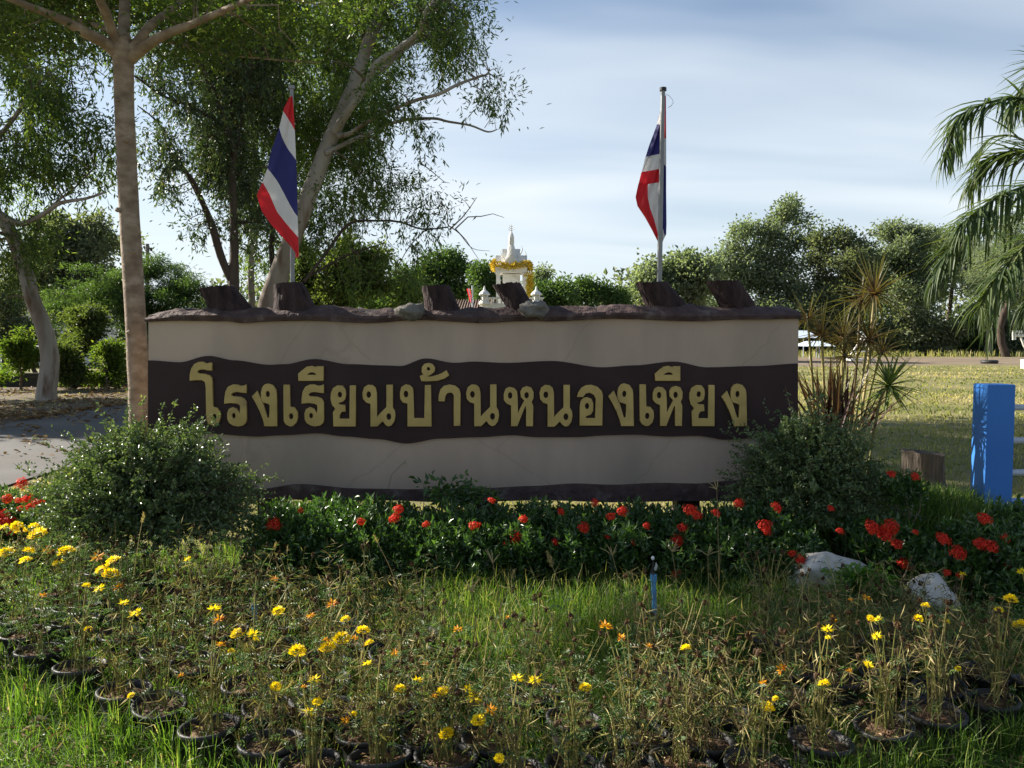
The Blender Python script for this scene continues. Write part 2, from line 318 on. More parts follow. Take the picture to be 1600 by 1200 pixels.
# ------------------------------------------------------------------ the setting
def sheet(x0, y0, x1, y1, z, nx=1, ny=1, edge=None):
    m = M(); v = []
    for j in range(ny+1):
        for i in range(nx+1):
            v.append((x0+(x1-x0)*i/nx, y0+(y1-y0)*j/ny, z))
    f = [(j*(nx+1)+i, j*(nx+1)+i+1, (j+1)*(nx+1)+i+1, (j+1)*(nx+1)+i) for j in range(ny) for i in range(nx)]
    return m.add(v, f, 0)
setting('lawn', sheet(-1500, -60, 1500, 3000, 0, 4, 4), MT['lawn'])
def wobble_strip(ya, yb, x0, x1, z, amp, n=90, seed=1):
    m = M(); v = []
    for i in range(n+1):
        x = x0 + (x1-x0)*i/n
        v.append((x, ya + noise.noise(Vector((x*.09, seed, 0)))*amp, z)); v.append((x, yb + noise.noise(Vector((x*.07, seed+9, 0)))*amp, z))
    return m.add(v, [(2*i, 2*i+2, 2*i+3, 2*i+1) for i in range(n)], 0)
setting('dirt_track', wobble_strip(50, 73, 3, 110, .004, 5), MT['dirt'])
# concrete road running away on the left
mr = M(); v = []
for i in range(60):
    y = -5 + i*1.1; v += [(-9.6 - y*.012 + noise.noise(Vector((y*.4, 0, 0)))*.18, y, .02), (-5.0 - y*.05 + noise.noise(Vector((y*.4, 5, 0)))*.12, y, .02)]
mr.add(v, [(2*i, 2*i+1, 2*i+3, 2*i+2) for i in range(59)], 0)
setting('road', mr, MT['concrete'])
mv = M(); v = []
for i in range(60):
    y = 3 + i*.6; v += [(-34, y, .004), (-9.3 - y*.012 + noise.noise(Vector((y*.5, 3, 0)))*.3, y, .026)]
mv.add(v, [(2*i, 2*i+1, 2*i+3, 2*i+2) for i in range(59)], 0)
setting('verge', mv, MT['litter_ground'])

# ------------------------------------------------------------------ the sign
DS = 6.5
def ipol(pts, x):
    xs = [p[0] for p in pts]; ys = [p[1] for p in pts]; return float(np.interp(x, xs, ys))
def smooth_line(pts, x0, x1, st=6):
    xs = list(np.arange(x0, x1, st)) + [x1]
    ys = []
    P_ = pts
    for x in xs:   # smoothstep between the measured points
        for a, b in zip(P_, P_[1:]):
            if a[0] <= x <= b[0]:
                t = (x-a[0])/(b[0]-a[0]); t = t*t*(3-2*t); ys.append(a[1]*(1-t)+b[1]*t); break
        else: ys.append(P_[-1][1] if x > P_[-1][0] else P_[0][1])
    return list(zip(xs, ys))
sign = thing('school_sign', 'long beige and brown wall sign with gold Thai letters and logs on top', 'sign', (0, DS + .17, 0))
mb = M()
A, B, C_, D_ = P(232, 492, DS), P(1248, 492, DS), P(1244, 774, DS), P(232, 776, DS)
th = Vector((0, .34, 0))
mb.add([A, B, C_, D_, A+th, B+th, C_+th, D_+th], [(3, 2, 1, 0), (4, 5, 6, 7), (0, 1, 5, 4), (2, 3, 7, 6), (1, 2, 6, 5), (3, 0, 4, 7)], 0)
part('wall_panel', mb, MT['beige'], sign)
def band(top, bot, x0, x1, proud, name, mat, back=.004):
    t = smooth_line(top, x0, x1); b = smooth_line(bot, x0, x1); m = M(); n = len(t)
    ft = [P(x, y, DS-proud) for x, y in t]; fb = [P(x, y, DS-proud) for x, y in b]
    bt = [p + Vector((0, proud-back, 0)) for p in ft]; bb = [p + Vector((0, proud-back, 0)) for p in fb]
    vv = ft + fb + bt + bb; f = []
    for i in range(n-1):
        f += [(n+i, n+i+1, i+1, i), (i, i+1, 2*n+i+1, 2*n+i), (n+i+1, n+i, 3*n+i, 3*n+i+1)]
    f += [(0, 2*n, 3*n, n), (n-1, 2*n-1, 4*n-1, 3*n-1)]
    return part(name, m.add(vv, f, 0), mat, sign)
top_low = [(230, 503), (290, 501), (350, 502), (380, 505), (430, 502), (480, 501), (580, 505), (650, 500), (750, 504.5), (820, 502), (860, 502), (950, 498), (1085, 502), (1170, 499), (1255, 498)]
mid_top = [(230, 563), (280, 566), (325, 556), (365, 563), (420, 570), (445, 569), (490, 561), (545, 569), (600, 571), (625, 572), (665, 560), (710, 567), (740, 565), (790, 567), (862, 564), (942, 574), (990, 571), (1053, 565), (1105, 574), (1180, 572), (1250, 568)]
mid_bot = [(230, 679), (330, 678), (400, 682), (440, 680), (495, 677), (540, 682), (590, 686), (635, 693), (690, 685), (750, 683), (800, 680), (840, 683), (900, 683), (950, 680), (990, 679), (1045, 682), (1090, 681), (1135, 687), (1185, 684), (1250, 684)]
low_top = [(230, 768), (400, 766), (465, 758), (560, 765), (640, 766), (760, 764), (830, 761), (900, 757), (960, 759), (1030, 756), (1090, 757), (1150, 752), (1200, 751), (1250, 752)]
low_bot = [(230, 785), (430, 780), (520, 783), (600, 782), (700, 785), (850, 782), (960, 785), (1080, 783), (1180, 784), (1250, 783)]
band(mid_top, mid_bot, 231, 1247, .022, 'middle_band', MT['brown'])
band(low_top, low_bot, 231, 1245, .05, 'lower_band', MT['rockbrown'], back=-.3)
# craggy coping along the top
mc = M(); xs = list(np.arange(229, 1251, 3.0)); NPROF = 12; vv = []
for x in xs:
    zl = P(x, ipol(smooth_line(top_low, 229, 1252, 8), x), DS).z
    tp = ipol([(229, 493), (240, 489), (268, 482), (330, 480), (500, 480), (640, 483), (720, 481), (760, 480), (850, 480), (960, 477), (1060, 477), (1120, 478), (1200, 480), (1240, 481), (1251, 485)], x)
    zt = P(x, tp, DS).z; X = P(x, 490, DS).x; h = zt - zl
    prof = [(.004, .0), (-.035, .02), (-.05, .3), (-.035, .5), (0.0, .72), (.05, .92), (.11, 1.0), (.2, 1.02), (.3, 1.0), (.37, .8), (.4, .4), (.38, .0)]
    for k, (dy, q) in enumerate(prof):
        p = Vector((X, DS + dy, zl + h*q))
        nn = (noise.noise(Vector((X*3.1, dy*9, q*2))) * .03 + (.3-abs(noise.noise(Vector((X*5, dy*16, q*4))))*1.6) * .03 + noise.noise(Vector((X*17, dy*40, q*11))) * .014) * (1 if 2 < k < 10 else .25 if k < 11 else 0)
        p.z += nn * (.9 if k > 3 else .3); p.y += nn * .8
        vv.append(p)
f = [(i*NPROF+k, (i+1)*NPROF+k, (i+1)*NPROF+k+1, i*NPROF+k+1) for i in range(len(xs)-1) for k in range(NPROF-1)]
mc.add(vv, f, 0); mc.poly([vv[k] for k in range(NPROF)], 0); mc.poly([vv[(len(xs)-1)*NPROF+k] for k in range(NPROF)][::-1], 0)
part('coping', mc, MT['rockbrown'], sign)
# slanting log ends on the coping
def loglump(tl, tr, br, bl, dp, seed):
    m = M(); n = 56; K = 16; vv = []
    for i in range(K+1):
        t = i/K
        l = Vector((bl[0]*(1-t)+tl[0]*t, bl[1]*(1-t)+tl[1]*t)); r = Vector((br[0]*(1-t)+tr[0]*t, br[1]*(1-t)+tr[1]*t))
        Lw = P(l.x, l.y, DS+.16); Rw = P(r.x, r.y, DS+.16); c = (Lw+Rw)/2; rx = (Rw-Lw).length/2
        for j in range(n):
            an = 2*math.pi*j/n
            q = 1 + .07*noise.noise(Vector((math.cos(an)*3, math.sin(an)*3, t*1.1+seed))) + .11*(.25-abs(noise.noise(Vector((math.cos(an)*4.2, math.sin(an)*4.2, t*1.2+seed*2))))) + .05*noise.noise(Vector((math.cos(an)*10, math.sin(an)*10, t*4+seed)))
            vv.append((c.x + math.cos(an)*rx*q, c.y + math.sin(an)*dp*q, Lw.z*(.5-math.cos(an)*.5)+Rw.z*(.5+math.cos(an)*.5) + (.012*noise.noise(Vector((j*.7, seed, 0))) if i == K else 0)))
    m.add(vv, [(i*n+j, i*n+(j+1) % n, (i+1)*n+(j+1) % n, (i+1)*n+j) for i in range(K) for j in range(n)], .5)
    top = vv[-n:]; cc = np.mean(np.array(top), 0) - [0, 0, .012]
    m.add(top + [tuple(cc)], [(j, (j+1) % n, n) for j in range(n)], .5)
    return m
for k, q in enumerate([((313, 452), (364, 446), (402, 490), (330, 490)), ((430, 445), (472, 441), (501, 490), (427, 490)), ((660, 448), (702, 446), (721, 488), (665, 488)),
          ((769, 446), (812, 442), (840, 488), (797, 488)), ((993, 442), (1043, 441), (1080, 486), (1014, 486)), ((1103, 440), (1155, 440), (1187, 487), (1129, 487))]):
    part('log_stump', loglump(*q, .13, k*3.1), MT['barkbrown'], sign, smooth=True)
for k, (px, py, w, h) in enumerate([(644, 487, 25, 12), (833, 484, 23, 14)]):
    c = P(px, py, DS-.02); s_ = DS/F
    part('cement_lump', M().ell(c, (w*s_, .1, h*s_), 18, 12, .5, 0, .22, k*5.5), MT['cement'], sign, smooth=True)
for px in (425, 760, 1072):
    c = P(px, 790, DS+.15)
    part('support_post', M().box((c.x-.09, DS+.06, -.02), (c.x+.09, DS+.26, .40)), MT['rockbrown'], sign)

# gold letters: outlines measured on the photograph, (scale 16/3, region origin)
GL = {}
GL['o_'] = (290, [[(38,240),(38,190),(50,140),(75,100),(110,82),(150,80),(180,95),(205,88),(224,88),(224,155),(185,152),(150,145),(115,150),(100,165),(115,178),(170,182),(205,195),(222,215),(226,250),(230,420),(232,455),(265,465),(290,495),(295,540),(280,590),(255,612),(225,612),(195,595),(180,570),(175,500),(172,300),(165,250),(140,235),(90,235)]], [(245,540,17,25)])
GL['ro'] = (290, [[(325,430),(326,390),(335,330),(355,290),(395,270),(435,270),(460,280),(490,278),(509,268),(512,343),(470,338),(430,333),(398,340),(382,355),(395,368),(460,372),(495,387),(510,415),(512,560),(505,592),(480,613),(440,620),(400,612),(366,590),(352,560),(350,510),(362,475),(395,458),(430,470),(445,495),(452,515),(458,470),(455,442),(430,430),(380,425)]], [(405,530,16,22)])
GL['ngo'] = (290, [[(555,370),(575,350),(600,322),(610,345),(650,430),(684,546),(699,546),(702,500),(703,440),(690,432),(650,420),(632,390),(630,340),(640,295),(660,270),(690,262),(730,275),(756,312),(762,350),(768,618),(660,618),(650,570),(620,490),(585,420)]], [(688,350,17,26)])
GL['e'] = (290, [[(818,272),(870,272),(875,455),(910,460),(935,495),(939,545),(925,590),(897,617),(870,620),(840,605),(820,575)]], [(882,535,18,25)])
GL['ii'] = (290, [[(940,180),(975,150),(1010,122),(1050,115),(1075,120),(1085,128),(1092,118),(1152,118),(1152,240),(943,240)], [(1015,190),(1028,176),(1055,169),(1080,175),(1092,190)]], [])
GL['yo'] = (290, [[(1233,620),(1230,500),(1250,472),(1222,440),(1210,390),(1213,340),(1230,300),(1265,278),(1310,280),(1334,310),(1340,350),(1332,395),(1310,415),(1270,426),(1290,437),(1331,440),(1336,495),(1305,498),(1288,520),(1285,555),(1367,555),(1370,278),(1420,278),(1420,620)]], [(1288,355,18,24)])
GL['no'] = (500, [[(422,620),(422,432),(385,420),(360,390),(355,340),(368,295),(400,272),(440,275),(465,297),(475,340),(477,540),(500,512),(555,458),(555,272),(608,272),(608,460),(625,490),(630,530),(620,580),(597,613),(570,620),(545,605),(525,577),(480,620)]], [(408,355,19,27), (575,538,20,28)])
GL['bo'] = (500, [[(730,620),(730,430),(690,420),(668,385),(667,335),(680,290),(715,268),(750,275),(775,300),(780,345),(785,550),(870,550),(875,275),(925,275),(932,620)]], [(718,350,19,28)])
GL['tho'] = (500, [[(845,242),(832,200),(850,190),(862,192),(848,165),(850,125),(870,98),(905,90),(940,100),(960,130),(955,165),(925,190),(890,202),(920,205),(980,190),(1020,172),(1055,150),(1078,195),(1040,220),(980,240),(900,245)]], [(905,140,14,14)])
GL['aa'] = (500, [[(988,410),(990,360),(1005,310),(1035,280),(1080,270),(1130,280),(1162,310),(1172,350),(1170,615),(1115,615),(1115,360),(1105,343),(1085,337),(1060,345),(1045,370),(1040,412)]], [])
GL['ho'] = (700, [[(525,618),(525,445),(490,430),(465,400),(465,345),(480,305),(510,290),(550,298),(575,325),(580,370),(583,510),(600,470),(635,405),(607,375),(602,330),(620,297),(655,283),(695,297),(713,335),(712,385),(697,415),(711,450),(708,618),(650,618),(650,460),(645,450),(600,560),(578,618)]], [(518,362,18,27), (655,360,18,26)])
GL['oo'] = (700, [[(1073,375),(1085,335),(1110,297),(1150,276),(1195,272),(1245,290),(1280,325),(1290,360),(1285,612),(1095,612),(1098,440),(1105,405),(1130,381),(1160,376),(1195,390),(1210,430),(1208,490),(1190,520),(1150,535),(1148,550),(1225,550),(1230,390),(1215,357),(1180,339),(1150,345),(1125,375)]], [(1158,450,17,25)])
seq = [('o_', 0, 0), ('ro', 0, 0), ('ngo', 0, 0), ('e', 0, 0), ('ro', 120.6, 0), ('ii', 0, 0), ('yo', 0, 0), ('no', 0, 0), ('bo', 0, 0), ('tho', 0, 0), ('aa', 0, 0), ('no', 161.8, -.4),
       ('ho', 0, 0), ('no', 276.3, .3), ('oo', 0, 0), ('ngo', 556.2, -.3), ('e', 555.6, -.5), ('ho', 232.4, -.5), ('ii', 556.6, 0), ('yo', 559.8, -.6), ('ngo', 732.8, 0)]
dg = None; LET = []
for g, dx, dy in seq:
    ox, outl, holes = GL[g]
    cu = bpy.data.curves.new('letter', 'CURVE'); cu.dimensions = '2D'; cu.fill_mode = 'BOTH'; cu.extrude = .011; cu.bevel_depth = .0025; cu.bevel_resolution = 1; cu.offset = -.0025
    rings = [[(ox + x/5.3333 + dx, 550 + y/5.3333 + dy) for x, y in o] for o in outl]
    rings += [[(ox + (cx+rx*math.cos(t*math.pi/9))/5.3333 + dx, 550 + (cy+ry*math.sin(t*math.pi/9))/5.3333 + dy) for t in range(18)] for cx, cy, rx, ry in holes]
    for rg in rings:
        sp = cu.splines.new('POLY'); sp.points.add(len(rg)-1); sp.use_cyclic_u = True
        for pt, (x, y) in zip(sp.points, rg):
            w = P(x, y, DS-.035); pt.co = (w.x, w.z, 0, 1)
    co = bpy.data.objects.new('letter_curve', cu); COL.objects.link(co); LET.append(co)
bpy.context.view_layer.update(); dg = bpy.context.evaluated_depsgraph_get()
for co in LET:
    me = bpy.data.meshes.new_from_object(co.evaluated_get(dg)); me.name = 'letter'; me.materials.clear(); me.materials.append(MT['gold'])
    o = bpy.data.objects.new('letter', me); COL.objects.link(o); o.parent = sign
    o.matrix_local = Matrix.Translation((0, DS-.035-(DS+.17), 0)) @ Matrix.Rotation(R(90), 4, 'X')
for co in LET: bpy.data.objects.remove(co)

# ------------------------------------------------------------------ flags
def flagmat():
    m, nt, b = newmat('flag_cloth'); N = nt.nodes; Lk = nt.links
    at = N.new('ShaderNodeAttribute'); at.attribute_name = 'rnd'
    r = N.new('ShaderNodeValToRGB'); r.color_ramp.interpolation = 'CONSTANT'; e = r.color_ramp.elements
    e[0].position = 0; e[0].color = (.62, .02, .03, 1); e[1].position = 1/6; e[1].color = (.72, .7, .72, 1)
    for p, c in ((2/6, (.03, .03, .17, 1)), (4/6, (.72, .7, .72, 1)), (5/6, (.62, .02, .03, 1))):
        k = e.new(p); k.color = c
    Lk.new(at.outputs['Fac'], r.inputs[0]); Lk.new(r.outputs[0], b.inputs['Base Color']); b.inputs['Roughness'].default_value = .7
    t = N.new('ShaderNodeBsdfTranslucent'); Lk.new(r.outputs[0], t.inputs[0]); mx = N.new('ShaderNodeMixShader'); mx.inputs[0].default_value = .45
    Lk.new(b.outputs[0], mx.inputs[1]); Lk.new(t.outputs[0], mx.inputs[2]); Lk.new(mx.outputs[0], N['Material Output'].inputs[0])
    return m
FM = flagmat()
def cloth(rows, D, folds, name, label, more=None):
    """rows: list of (left point, right point, stripe value left, right) down the cloth"""
    m = M(); nc = 26; sub = 6; vv = []; av = []; full = []
    for a, b in zip(rows, rows[1:]):
        for k in range(sub):
            t = k/sub; full.append([[a[i][j]*(1-t)+b[i][j]*t for j in range(2)] if i < 2 else a[i]*(1-t)+b[i]*t for i in range(4)])
    full.append([list(rows[-1][0]), list(rows[-1][1]), rows[-1][2], rows[-1][3]])
    for i, (l, r, sl_, sr_) in enumerate(full):
        for j in range(nc+1):
            t = j/nc; x = l[0]*(1-t)+r[0]*t; y = l[1]*(1-t)+r[1]*t
            dep = folds * (math.sin(t*9 + i*.12)*(.4+.6*(1-t)) + .4*math.sin(t*17+i*.3)) + .05*(1-t)
            vv.append(P(x, y, D+dep)); av.append(sl_*(1-t)+sr_*t)
    n = nc+1
    m.add(vv, [(i*n+j, (i+1)*n+j, (i+1)*n+j+1, i*n+j+1) for i in range(len(full)-1) for j in range(nc)], np.array(av))
    if more: vv2 = more(m)
    return solo(name, m, FM, label, 'flag', 'flags tied to the poles above the sign', True)
DF = DS + .16
# left flag: stripes run diagonally, from the pole side down to the left
rows = [((452, 152), (457, 150), .02, 0), ((444, 168), (459, 172), .13, .05), ((436, 200), (460.5, 200), .34, .155), ((424, 235), (462, 235), .48, .28), ((418, 262), (463, 262), .66, .38), ((410, 285), (464, 285), .84, .46),
        ((401, 305), (464.5, 305), .985, .53), ((409, 330), (465, 333), .985, .64), ((423, 350), (465.5, 352), .985, .74), ((437, 366), (466, 368), .985, .82), ((451, 381), (466.5, 384), .985, .9), ((462, 396), (467, 399), .985, .965), ((461, 401), (466, 403), .99, .985)]
cloth(rows, DF-.09, .012, 'flag', 'striped red white and blue flag spread below the left pole top')
rowsA = [((1032, 172), (1037, 160), .3, .3), ((1027, 190), (1037, 193), .31, .31), ((1026, 196), (1037, 196), .345, .345), ((1014, 228), (1037, 225), .5, .5), ((1009, 244), (1037, 238), .655, .655), ((1008, 246), (1037, 240), .68, .68), ((1003, 268), (1037, 262), .825, .825), ((1002, 270), (1037, 264), .85, .85), ((998, 286), (1037, 284), .92, .92),
         ((997, 289), (1037, 286), .97, .62), ((993, 308), (1036, 310), .98, .66), ((996, 322), (1035, 330), .98, .7), ((1008, 340), (1034, 348), .98, .72), ((1018, 358), (1033, 365), .98, .74), ((1027, 376), (1032, 380), .97, .86)]
rowsB = [((1035, 152), (1040.5, 149), .05, .05), ((1035, 213), (1041, 214), .12, .12), ((1035, 217), (1041, 218), .2, .2), ((1035, 252), (1041, 258), .3, .3), ((1034, 257), (1041, 263), .38, .38), ((1032, 300), (1041, 300), .5, .5), ((1031, 340), (1041.5, 350), .6, .5), ((1030, 350), (1041, 366), .74, .62), ((1029, 372), (1037, 374), .8, .72), ((1027, 384), (1035, 380), .95, .9), ((1031, 398), (1034, 398), .98, .98)]
def second(m):
    vv = []; av = []; full = []
    for a, b in zip(rowsB, rowsB[1:]):
        for k in range(4):
            t = k/4; full.append((a[0][0]*(1-t)+b[0][0]*t, a[0][1]*(1-t)+b[0][1]*t, a[1][0]*(1-t)+b[1][0]*t, a[1][1]*(1-t)+b[1][1]*t, a[2]*(1-t)+b[2]*t, a[3]*(1-t)+b[3]*t))
    for i, (lx, ly, rx, ry, a0_, a1_) in enumerate(full):
        for j in range(7):
            t = j/6; vv.append(P(lx*(1-t)+rx*t, ly*(1-t)+ry*t, DF+.035-.03*t+.006*math.sin(i*.4+t*5))); av.append(a0_*(1-t)+a1_*t)
    m.add(vv, [(i*7+j, (i+1)*7+j, (i+1)*7+j+1, i*7+j+1) for i in range(len(full)-1) for j in range(6)], np.array(av))
cloth(rowsA, DF+.03, .02, 'flag', 'red white and blue flag hanging folded from the right pole', second)
def pole(b, t, r, label, rope):
    p0 = P(*b, DF); p1 = P(*t, DF); g = Vector((p0.x, DF, p0.z-.05))
    th_ = thing('flagpole', label, 'flagpole', g, 'poles for the two flags')
    part('pole', M().tube([g, (p0+p1)/2, p1], [r*1.1, r, r*.9], 10, .5), MT['steel'], th_, True)
    part('cap', M().lathe(p1 - Vector((0, 0, .01)), [(0, 0), (r*1.45, 0), (r*1.45, .025), (0, .03)], 12), MT['steel' if not rope else 'black'], th_)
    if rope:
        q = [P(1040, 147, DF), P(1046, 150, DF-.02), P(1051, 156, DF-.03), P(1052, 161, DF-.02), P(1048, 166, DF), P(1044, 168, DF)]
        part('string', M().tube(q, .0018, 4, .5), MT['black'], th_)
pole((457, 452), (455.5, 137), .017, 'steel flagpole rising from the second log stump from the left', False)
pole((1030, 448), (1036, 140), .019, 'steel flagpole with dark cap and loose string above the fifth log', True)

# ------------------------------------------------------------------ vegetation helpers
def unit(a): return a / (np.linalg.norm(a, axis=-1, keepdims=True) + 1e-9)
def blob(px, py, rx, ry, D, depth=None, w=1.0):
    c = P(px, py, D); s = D/F
    return (np.array(c), np.array([rx*s, depth if depth else (rx+ry)/2*s, ry*s]), w)
def sample(blobs, n, gap=.0, gs=1.0, pw=.42):
    vol = np.array([b[1].prod()**.8 * b[2] for b in blobs]); idx = rs.choice(len(blobs), n*3, p=vol/vol.sum())
    d = unit(rs.normal(size=(n*3, 3))) * rs.rand(n*3, 1)**pw
    p = np.array([blobs[i][0] for i in idx]) + d*np.array([blobs[i][1] for i in idx])
    if gap > -1:
        k = np.array([noise.noise(Vector(q)*gs) for q in p]); p = p[k > gap]; idx = idx[k > gap] if len(idx) == len(k) else idx
    return p[:n]
def hang(m, C, per, length, L, W, spread=.35, sway=.1):
    k = len(C); ln = length*(.4+rs.rand(k, 1)*.8)
    t = rs.rand(k, per); az_ = rs.rand(k, 1)*6.28
    off = np.stack([np.cos(az_)*sway*t, np.sin(az_)*sway*t, -ln*t], -1)
    pos = C[:, None, :] + off + rs.normal(size=(k, per, 3))*np.array([.035, .035, .02])*length
    dr = rs.normal(size=(k, per, 3))*np.array([spread, spread, .2]) + np.array([0, 0, -1.])
    pos = pos.reshape(-1, 3); dr = dr.reshape(-1, 3); N = len(pos)
    a = np.clip(np.repeat(rs.rand(k), per)*.75 + rs.rand(N)*.3, 0, 1)
    m.leaves(pos, dr, rs.normal(size=(N, 3)), L*(.6+rs.rand(N)*.8), W*(.7+rs.rand(N)*.6), a)
def puff(m, C, per, r, L, W, flat=.6, a0=None, up=.5):
    k = len(C); g = rs.normal(size=(k, per, 3))*np.array([1, 1, flat])*r*.6
    pos = (C[:, None, :] + g).reshape(-1, 3); N = len(pos)
    dr = unit(g.reshape(-1, 3)) + rs.normal(size=(N, 3))*.6
    nr = rs.normal(size=(N, 3))*.7 + np.array([0, 0, up])
    a = np.clip(np.repeat(rs.rand(k), per)*.6 + rs.rand(N)*.4, 0, 1)
    m.leaves(pos, dr, nr, L*(.6+rs.rand(N)*.8), W*(.7+rs.rand(N)*.6), a)
def wiggle(a, b, n, amp, r0, r1, sag=0):
    a = Vector(a); b = Vector(b); pts = []; rd = []; ax = Vector(rs.normal(size=3)); ay = Vector(rs.normal(size=3))
    for i in range(n+1):
        t = i/n; q = a.lerp(b, t) + (ax*math.sin(t*math.pi) + ay*math.sin(t*2*math.pi)*.5) * amp*(b-a).length
        q.z += sag*math.sin(t*math.pi)*(b-a).length
        pts.append(q); rd.append(r0*(1-t)+r1*t)
    return pts, rd
def limbs_px(lst, D):
    """limb polylines measured as (px, py, depth offset, radius in px)"""
    out = []
    for L in lst: out.append(([P(p[0], p[1], D+p[2]) for p in L], [p[3]*D/F for p in L]))
    return out
def refine(pts, rad, k=4):
    o = []; r = []; n = len(pts)
    for i in range(n-1):
        p0 = pts[max(i-1, 0)]; p1 = pts[i]; p2 = pts[i+1]; p3 = pts[min(i+2, n-1)]
        for j in range(k):
            t = j/k
            o.append(.5*((2*p1)+(p2-p0)*t+(2*p0-5*p1+4*p2-p3)*t*t+(3*p1-p0-3*p2+p3)*t**3)); r.append(rad[i]*(1-t)+rad[i+1]*t)
    o.append(pts[-1]); r.append(rad[-1]); return o, r
def branch_net(m, nodes, blobs, subs, twigs, r0, C, r_t=.004, tw_n=3, maxlen=9):
    """secondary limbs from the nearest limb node into the foliage, then twigs to the clusters"""
    nd = list(nodes)
    P0 = sample(blobs, subs, -1, 1)
    for q in P0:
        q = Vector(q); base = min(nd, key=lambda k: (k[0]-q).length + max(0, k[0].z-q.z)*.6)
        dl = (base[0]-q).length
        if dl > maxlen: continue
        rr = min(base[1]*.55, r0*(.5+dl*.25)); pts, rd = wiggle(base[0], q, 5, .08, rr, rr*.25, .06)
        m.tube(pts, rd, 5, cap=False); nd += list(zip(pts[1:], rd[1:]))
    arr = np.array([list(k[0]) for k in nd])
    for q in C[rs.permutation(len(C))[:twigs]]:
        d = np.linalg.norm(arr-q, axis=1); i = int(d.argmin())
        if d[i] > 2.6: continue
        pts, rd = wiggle(nd[i][0], q, 3, .1, min(nd[i][1]*.6, r_t*3), r_t, .05)
        m.tube(pts, rd, tw_n, cap=False)
    return nd
def trunk_parts(root, lm, mat, name='trunk', n=14, dark_from=99):
    nodes = []
    for k, (p, r) in enumerate(lm):
        p, r = refine(p, r); m = M(); m.tube(p, r, n, .5, rough=.03)
        part(name if k == 0 else 'limb', m, MT['darkbark'] if k >= dark_from else mat, root, True); nodes += list(zip(p, r))
    return nodes

# ------------------------------------------------------------------ umbrella shaped tree at the sign's left end
DU = 6.95
ut = thing('umbrella_tree', 'straight slender tan trunk with spreading crown touching the left end of the sign', 'tree', (P(218, 600, DU).x, DU, 0))
g0 = P(219, 650, DU); g0.z = -.05
trunk = [(g0, .095), (P(218, 640, DU), .086), (P(217, 600, DU), .085), (P(209, 450, DU), .081), (P(200, 300, DU), .078), (P(195, 180, DU), .076), (P(193, 110, DU), .078), (P(192, 80, DU), .088), (P(191, 60, DU), .07)]
lm = [([p for p, r in trunk], [r for p, r in trunk])]
lm += limbs_px([[(186, 88, 0, 9), (165, 68, -.1, 9), (135, 52, -.3, 8), (95, 30, -.5, 6), (20, 0, -.9, 4), (-90, -40, -1.5, 2)],
                [(184, 80, 0, 9), (176, 50, -.1, 7.5), (163, 15, -.3, 7), (146, -20, -.5, 5), (120, -90, -.8, 3)],
                [(193, 75, .05, 9), (194, 30, .3, 9), (196, -30, .5, 7), (200, -150, .6, 5), (205, -300, .5, 2)],
                [(200, 85, 0, 8), (214, 66, 0, 7), (235, 40, .1, 6.5), (268, 14, .4, 5), (330, -30, .9, 3)],
                [(204, 92, 0, 9), (228, 72, -.1, 8), (262, 52, -.2, 6.5), (300, 38, -.3, 5.5), (350, 16, -.5, 4.5), (430, -15, -1.0, 3), (520, -25, -1.4, 1.5)],
                [(190, 80, 0, 6), (172, 50, .3, 5), (140, 36, .8, 4), (60, 10, 1.6, 2.5)],
                [(196, 80, 0, 6), (240, 60, .8, 4.5), (320, 80, 1.5, 3), (420, 92, 1.0, 1.6), (500, 98, .6, 1)]], DU)
un = trunk_parts(ut, lm, MT['smoothbark'], n=24)
for px_, py_, dx_ in ((214, 520, -.03), (204, 395, .05), (201, 330, -.05), (197, 222, .03), (194, 160, -.02)):
    q = P(px_, py_, DU); part('branch_scar', M().ell((q.x+dx_, DU-.07, q.z), (.028, .02, .02), 12, 8, .5, 0, .2, py_), MT['smoothbark'], ut, True)
cx, cy = P(200, 0, DU).x, DU
ub = []
for k in range(56):
    a_ = rs.rand()*6.28; rr = 2.75*math.sqrt(rs.rand()); z = 4.75 + .2*rs.rand() + .35*(rr/2.75) + rs.rand()*.9*(1-rr/3.2)
    ub.append((np.array([cx+rr*math.cos(a_), cy+rr*math.sin(a_)*1.0, z]), np.array([.6, .6, .2]), 2.2))
ub += [blob(60, 25, 90, 24, DU-.3, .8), blob(10, 60, 50, 18, DU+1.2, .6), blob(300, 60, 70, 18, DU+1, .5), blob(420, 40, 100, 30, DU-.4, .6), blob(470, 92, 55, 7, DU+.4, .25, .8), blob(300, 100, 70, 12, DU+1.3, .3, .5),
       blob(330, 20, 90, 24, DU, .7), blob(520, 18, 50, 20, DU-.6, .4), blob(20, 20, 60, 40, DU, .6)]
ub += [blob(60, 55, 120, 26, 7.8, .5, 2), blob(330, 45, 120, 30, 7.8, .5, 2), blob(200, 10, 220, 26, 8.0, .5, 2), blob(450, 30, 100, 30, 7.2, .5, 2), blob(40, 30, 60, 20, 6.3, .2, .5), blob(400, 20, 60, 16, 6.2, .2, .5), blob(10, 90, 60, 20, 7.4, .5, 1.5), blob(290, 85, 60, 22, 7.6, .5, 1.5), blob(560, 20, 60, 22, 7, .4, 1.2)]
C = sample(ub, 7600, -.22, 1.5)
for k in range(26):  # extra unseen crown clumps, added to shade the pots at lower right
    ub.append((np.array([-7.3+3.2*rs.rand(), 7.2+1.7*rs.rand(), 4.75+.5*rs.rand()]), np.array([.6, .55, .2]), 2.6))
C = np.concatenate([C, sample(ub[-26:], 3400, -.4, 1.3)])
mt_ = M(); branch_net(mt_, un, ub, 90, 900, .02, C, .003)
part('twigs', mt_, MT['smoothbark'], ut)
ml = M(); puff(ml, C, 10, .13, .052, .027, .45)
part('crown', ml, MT['umb'], ut)

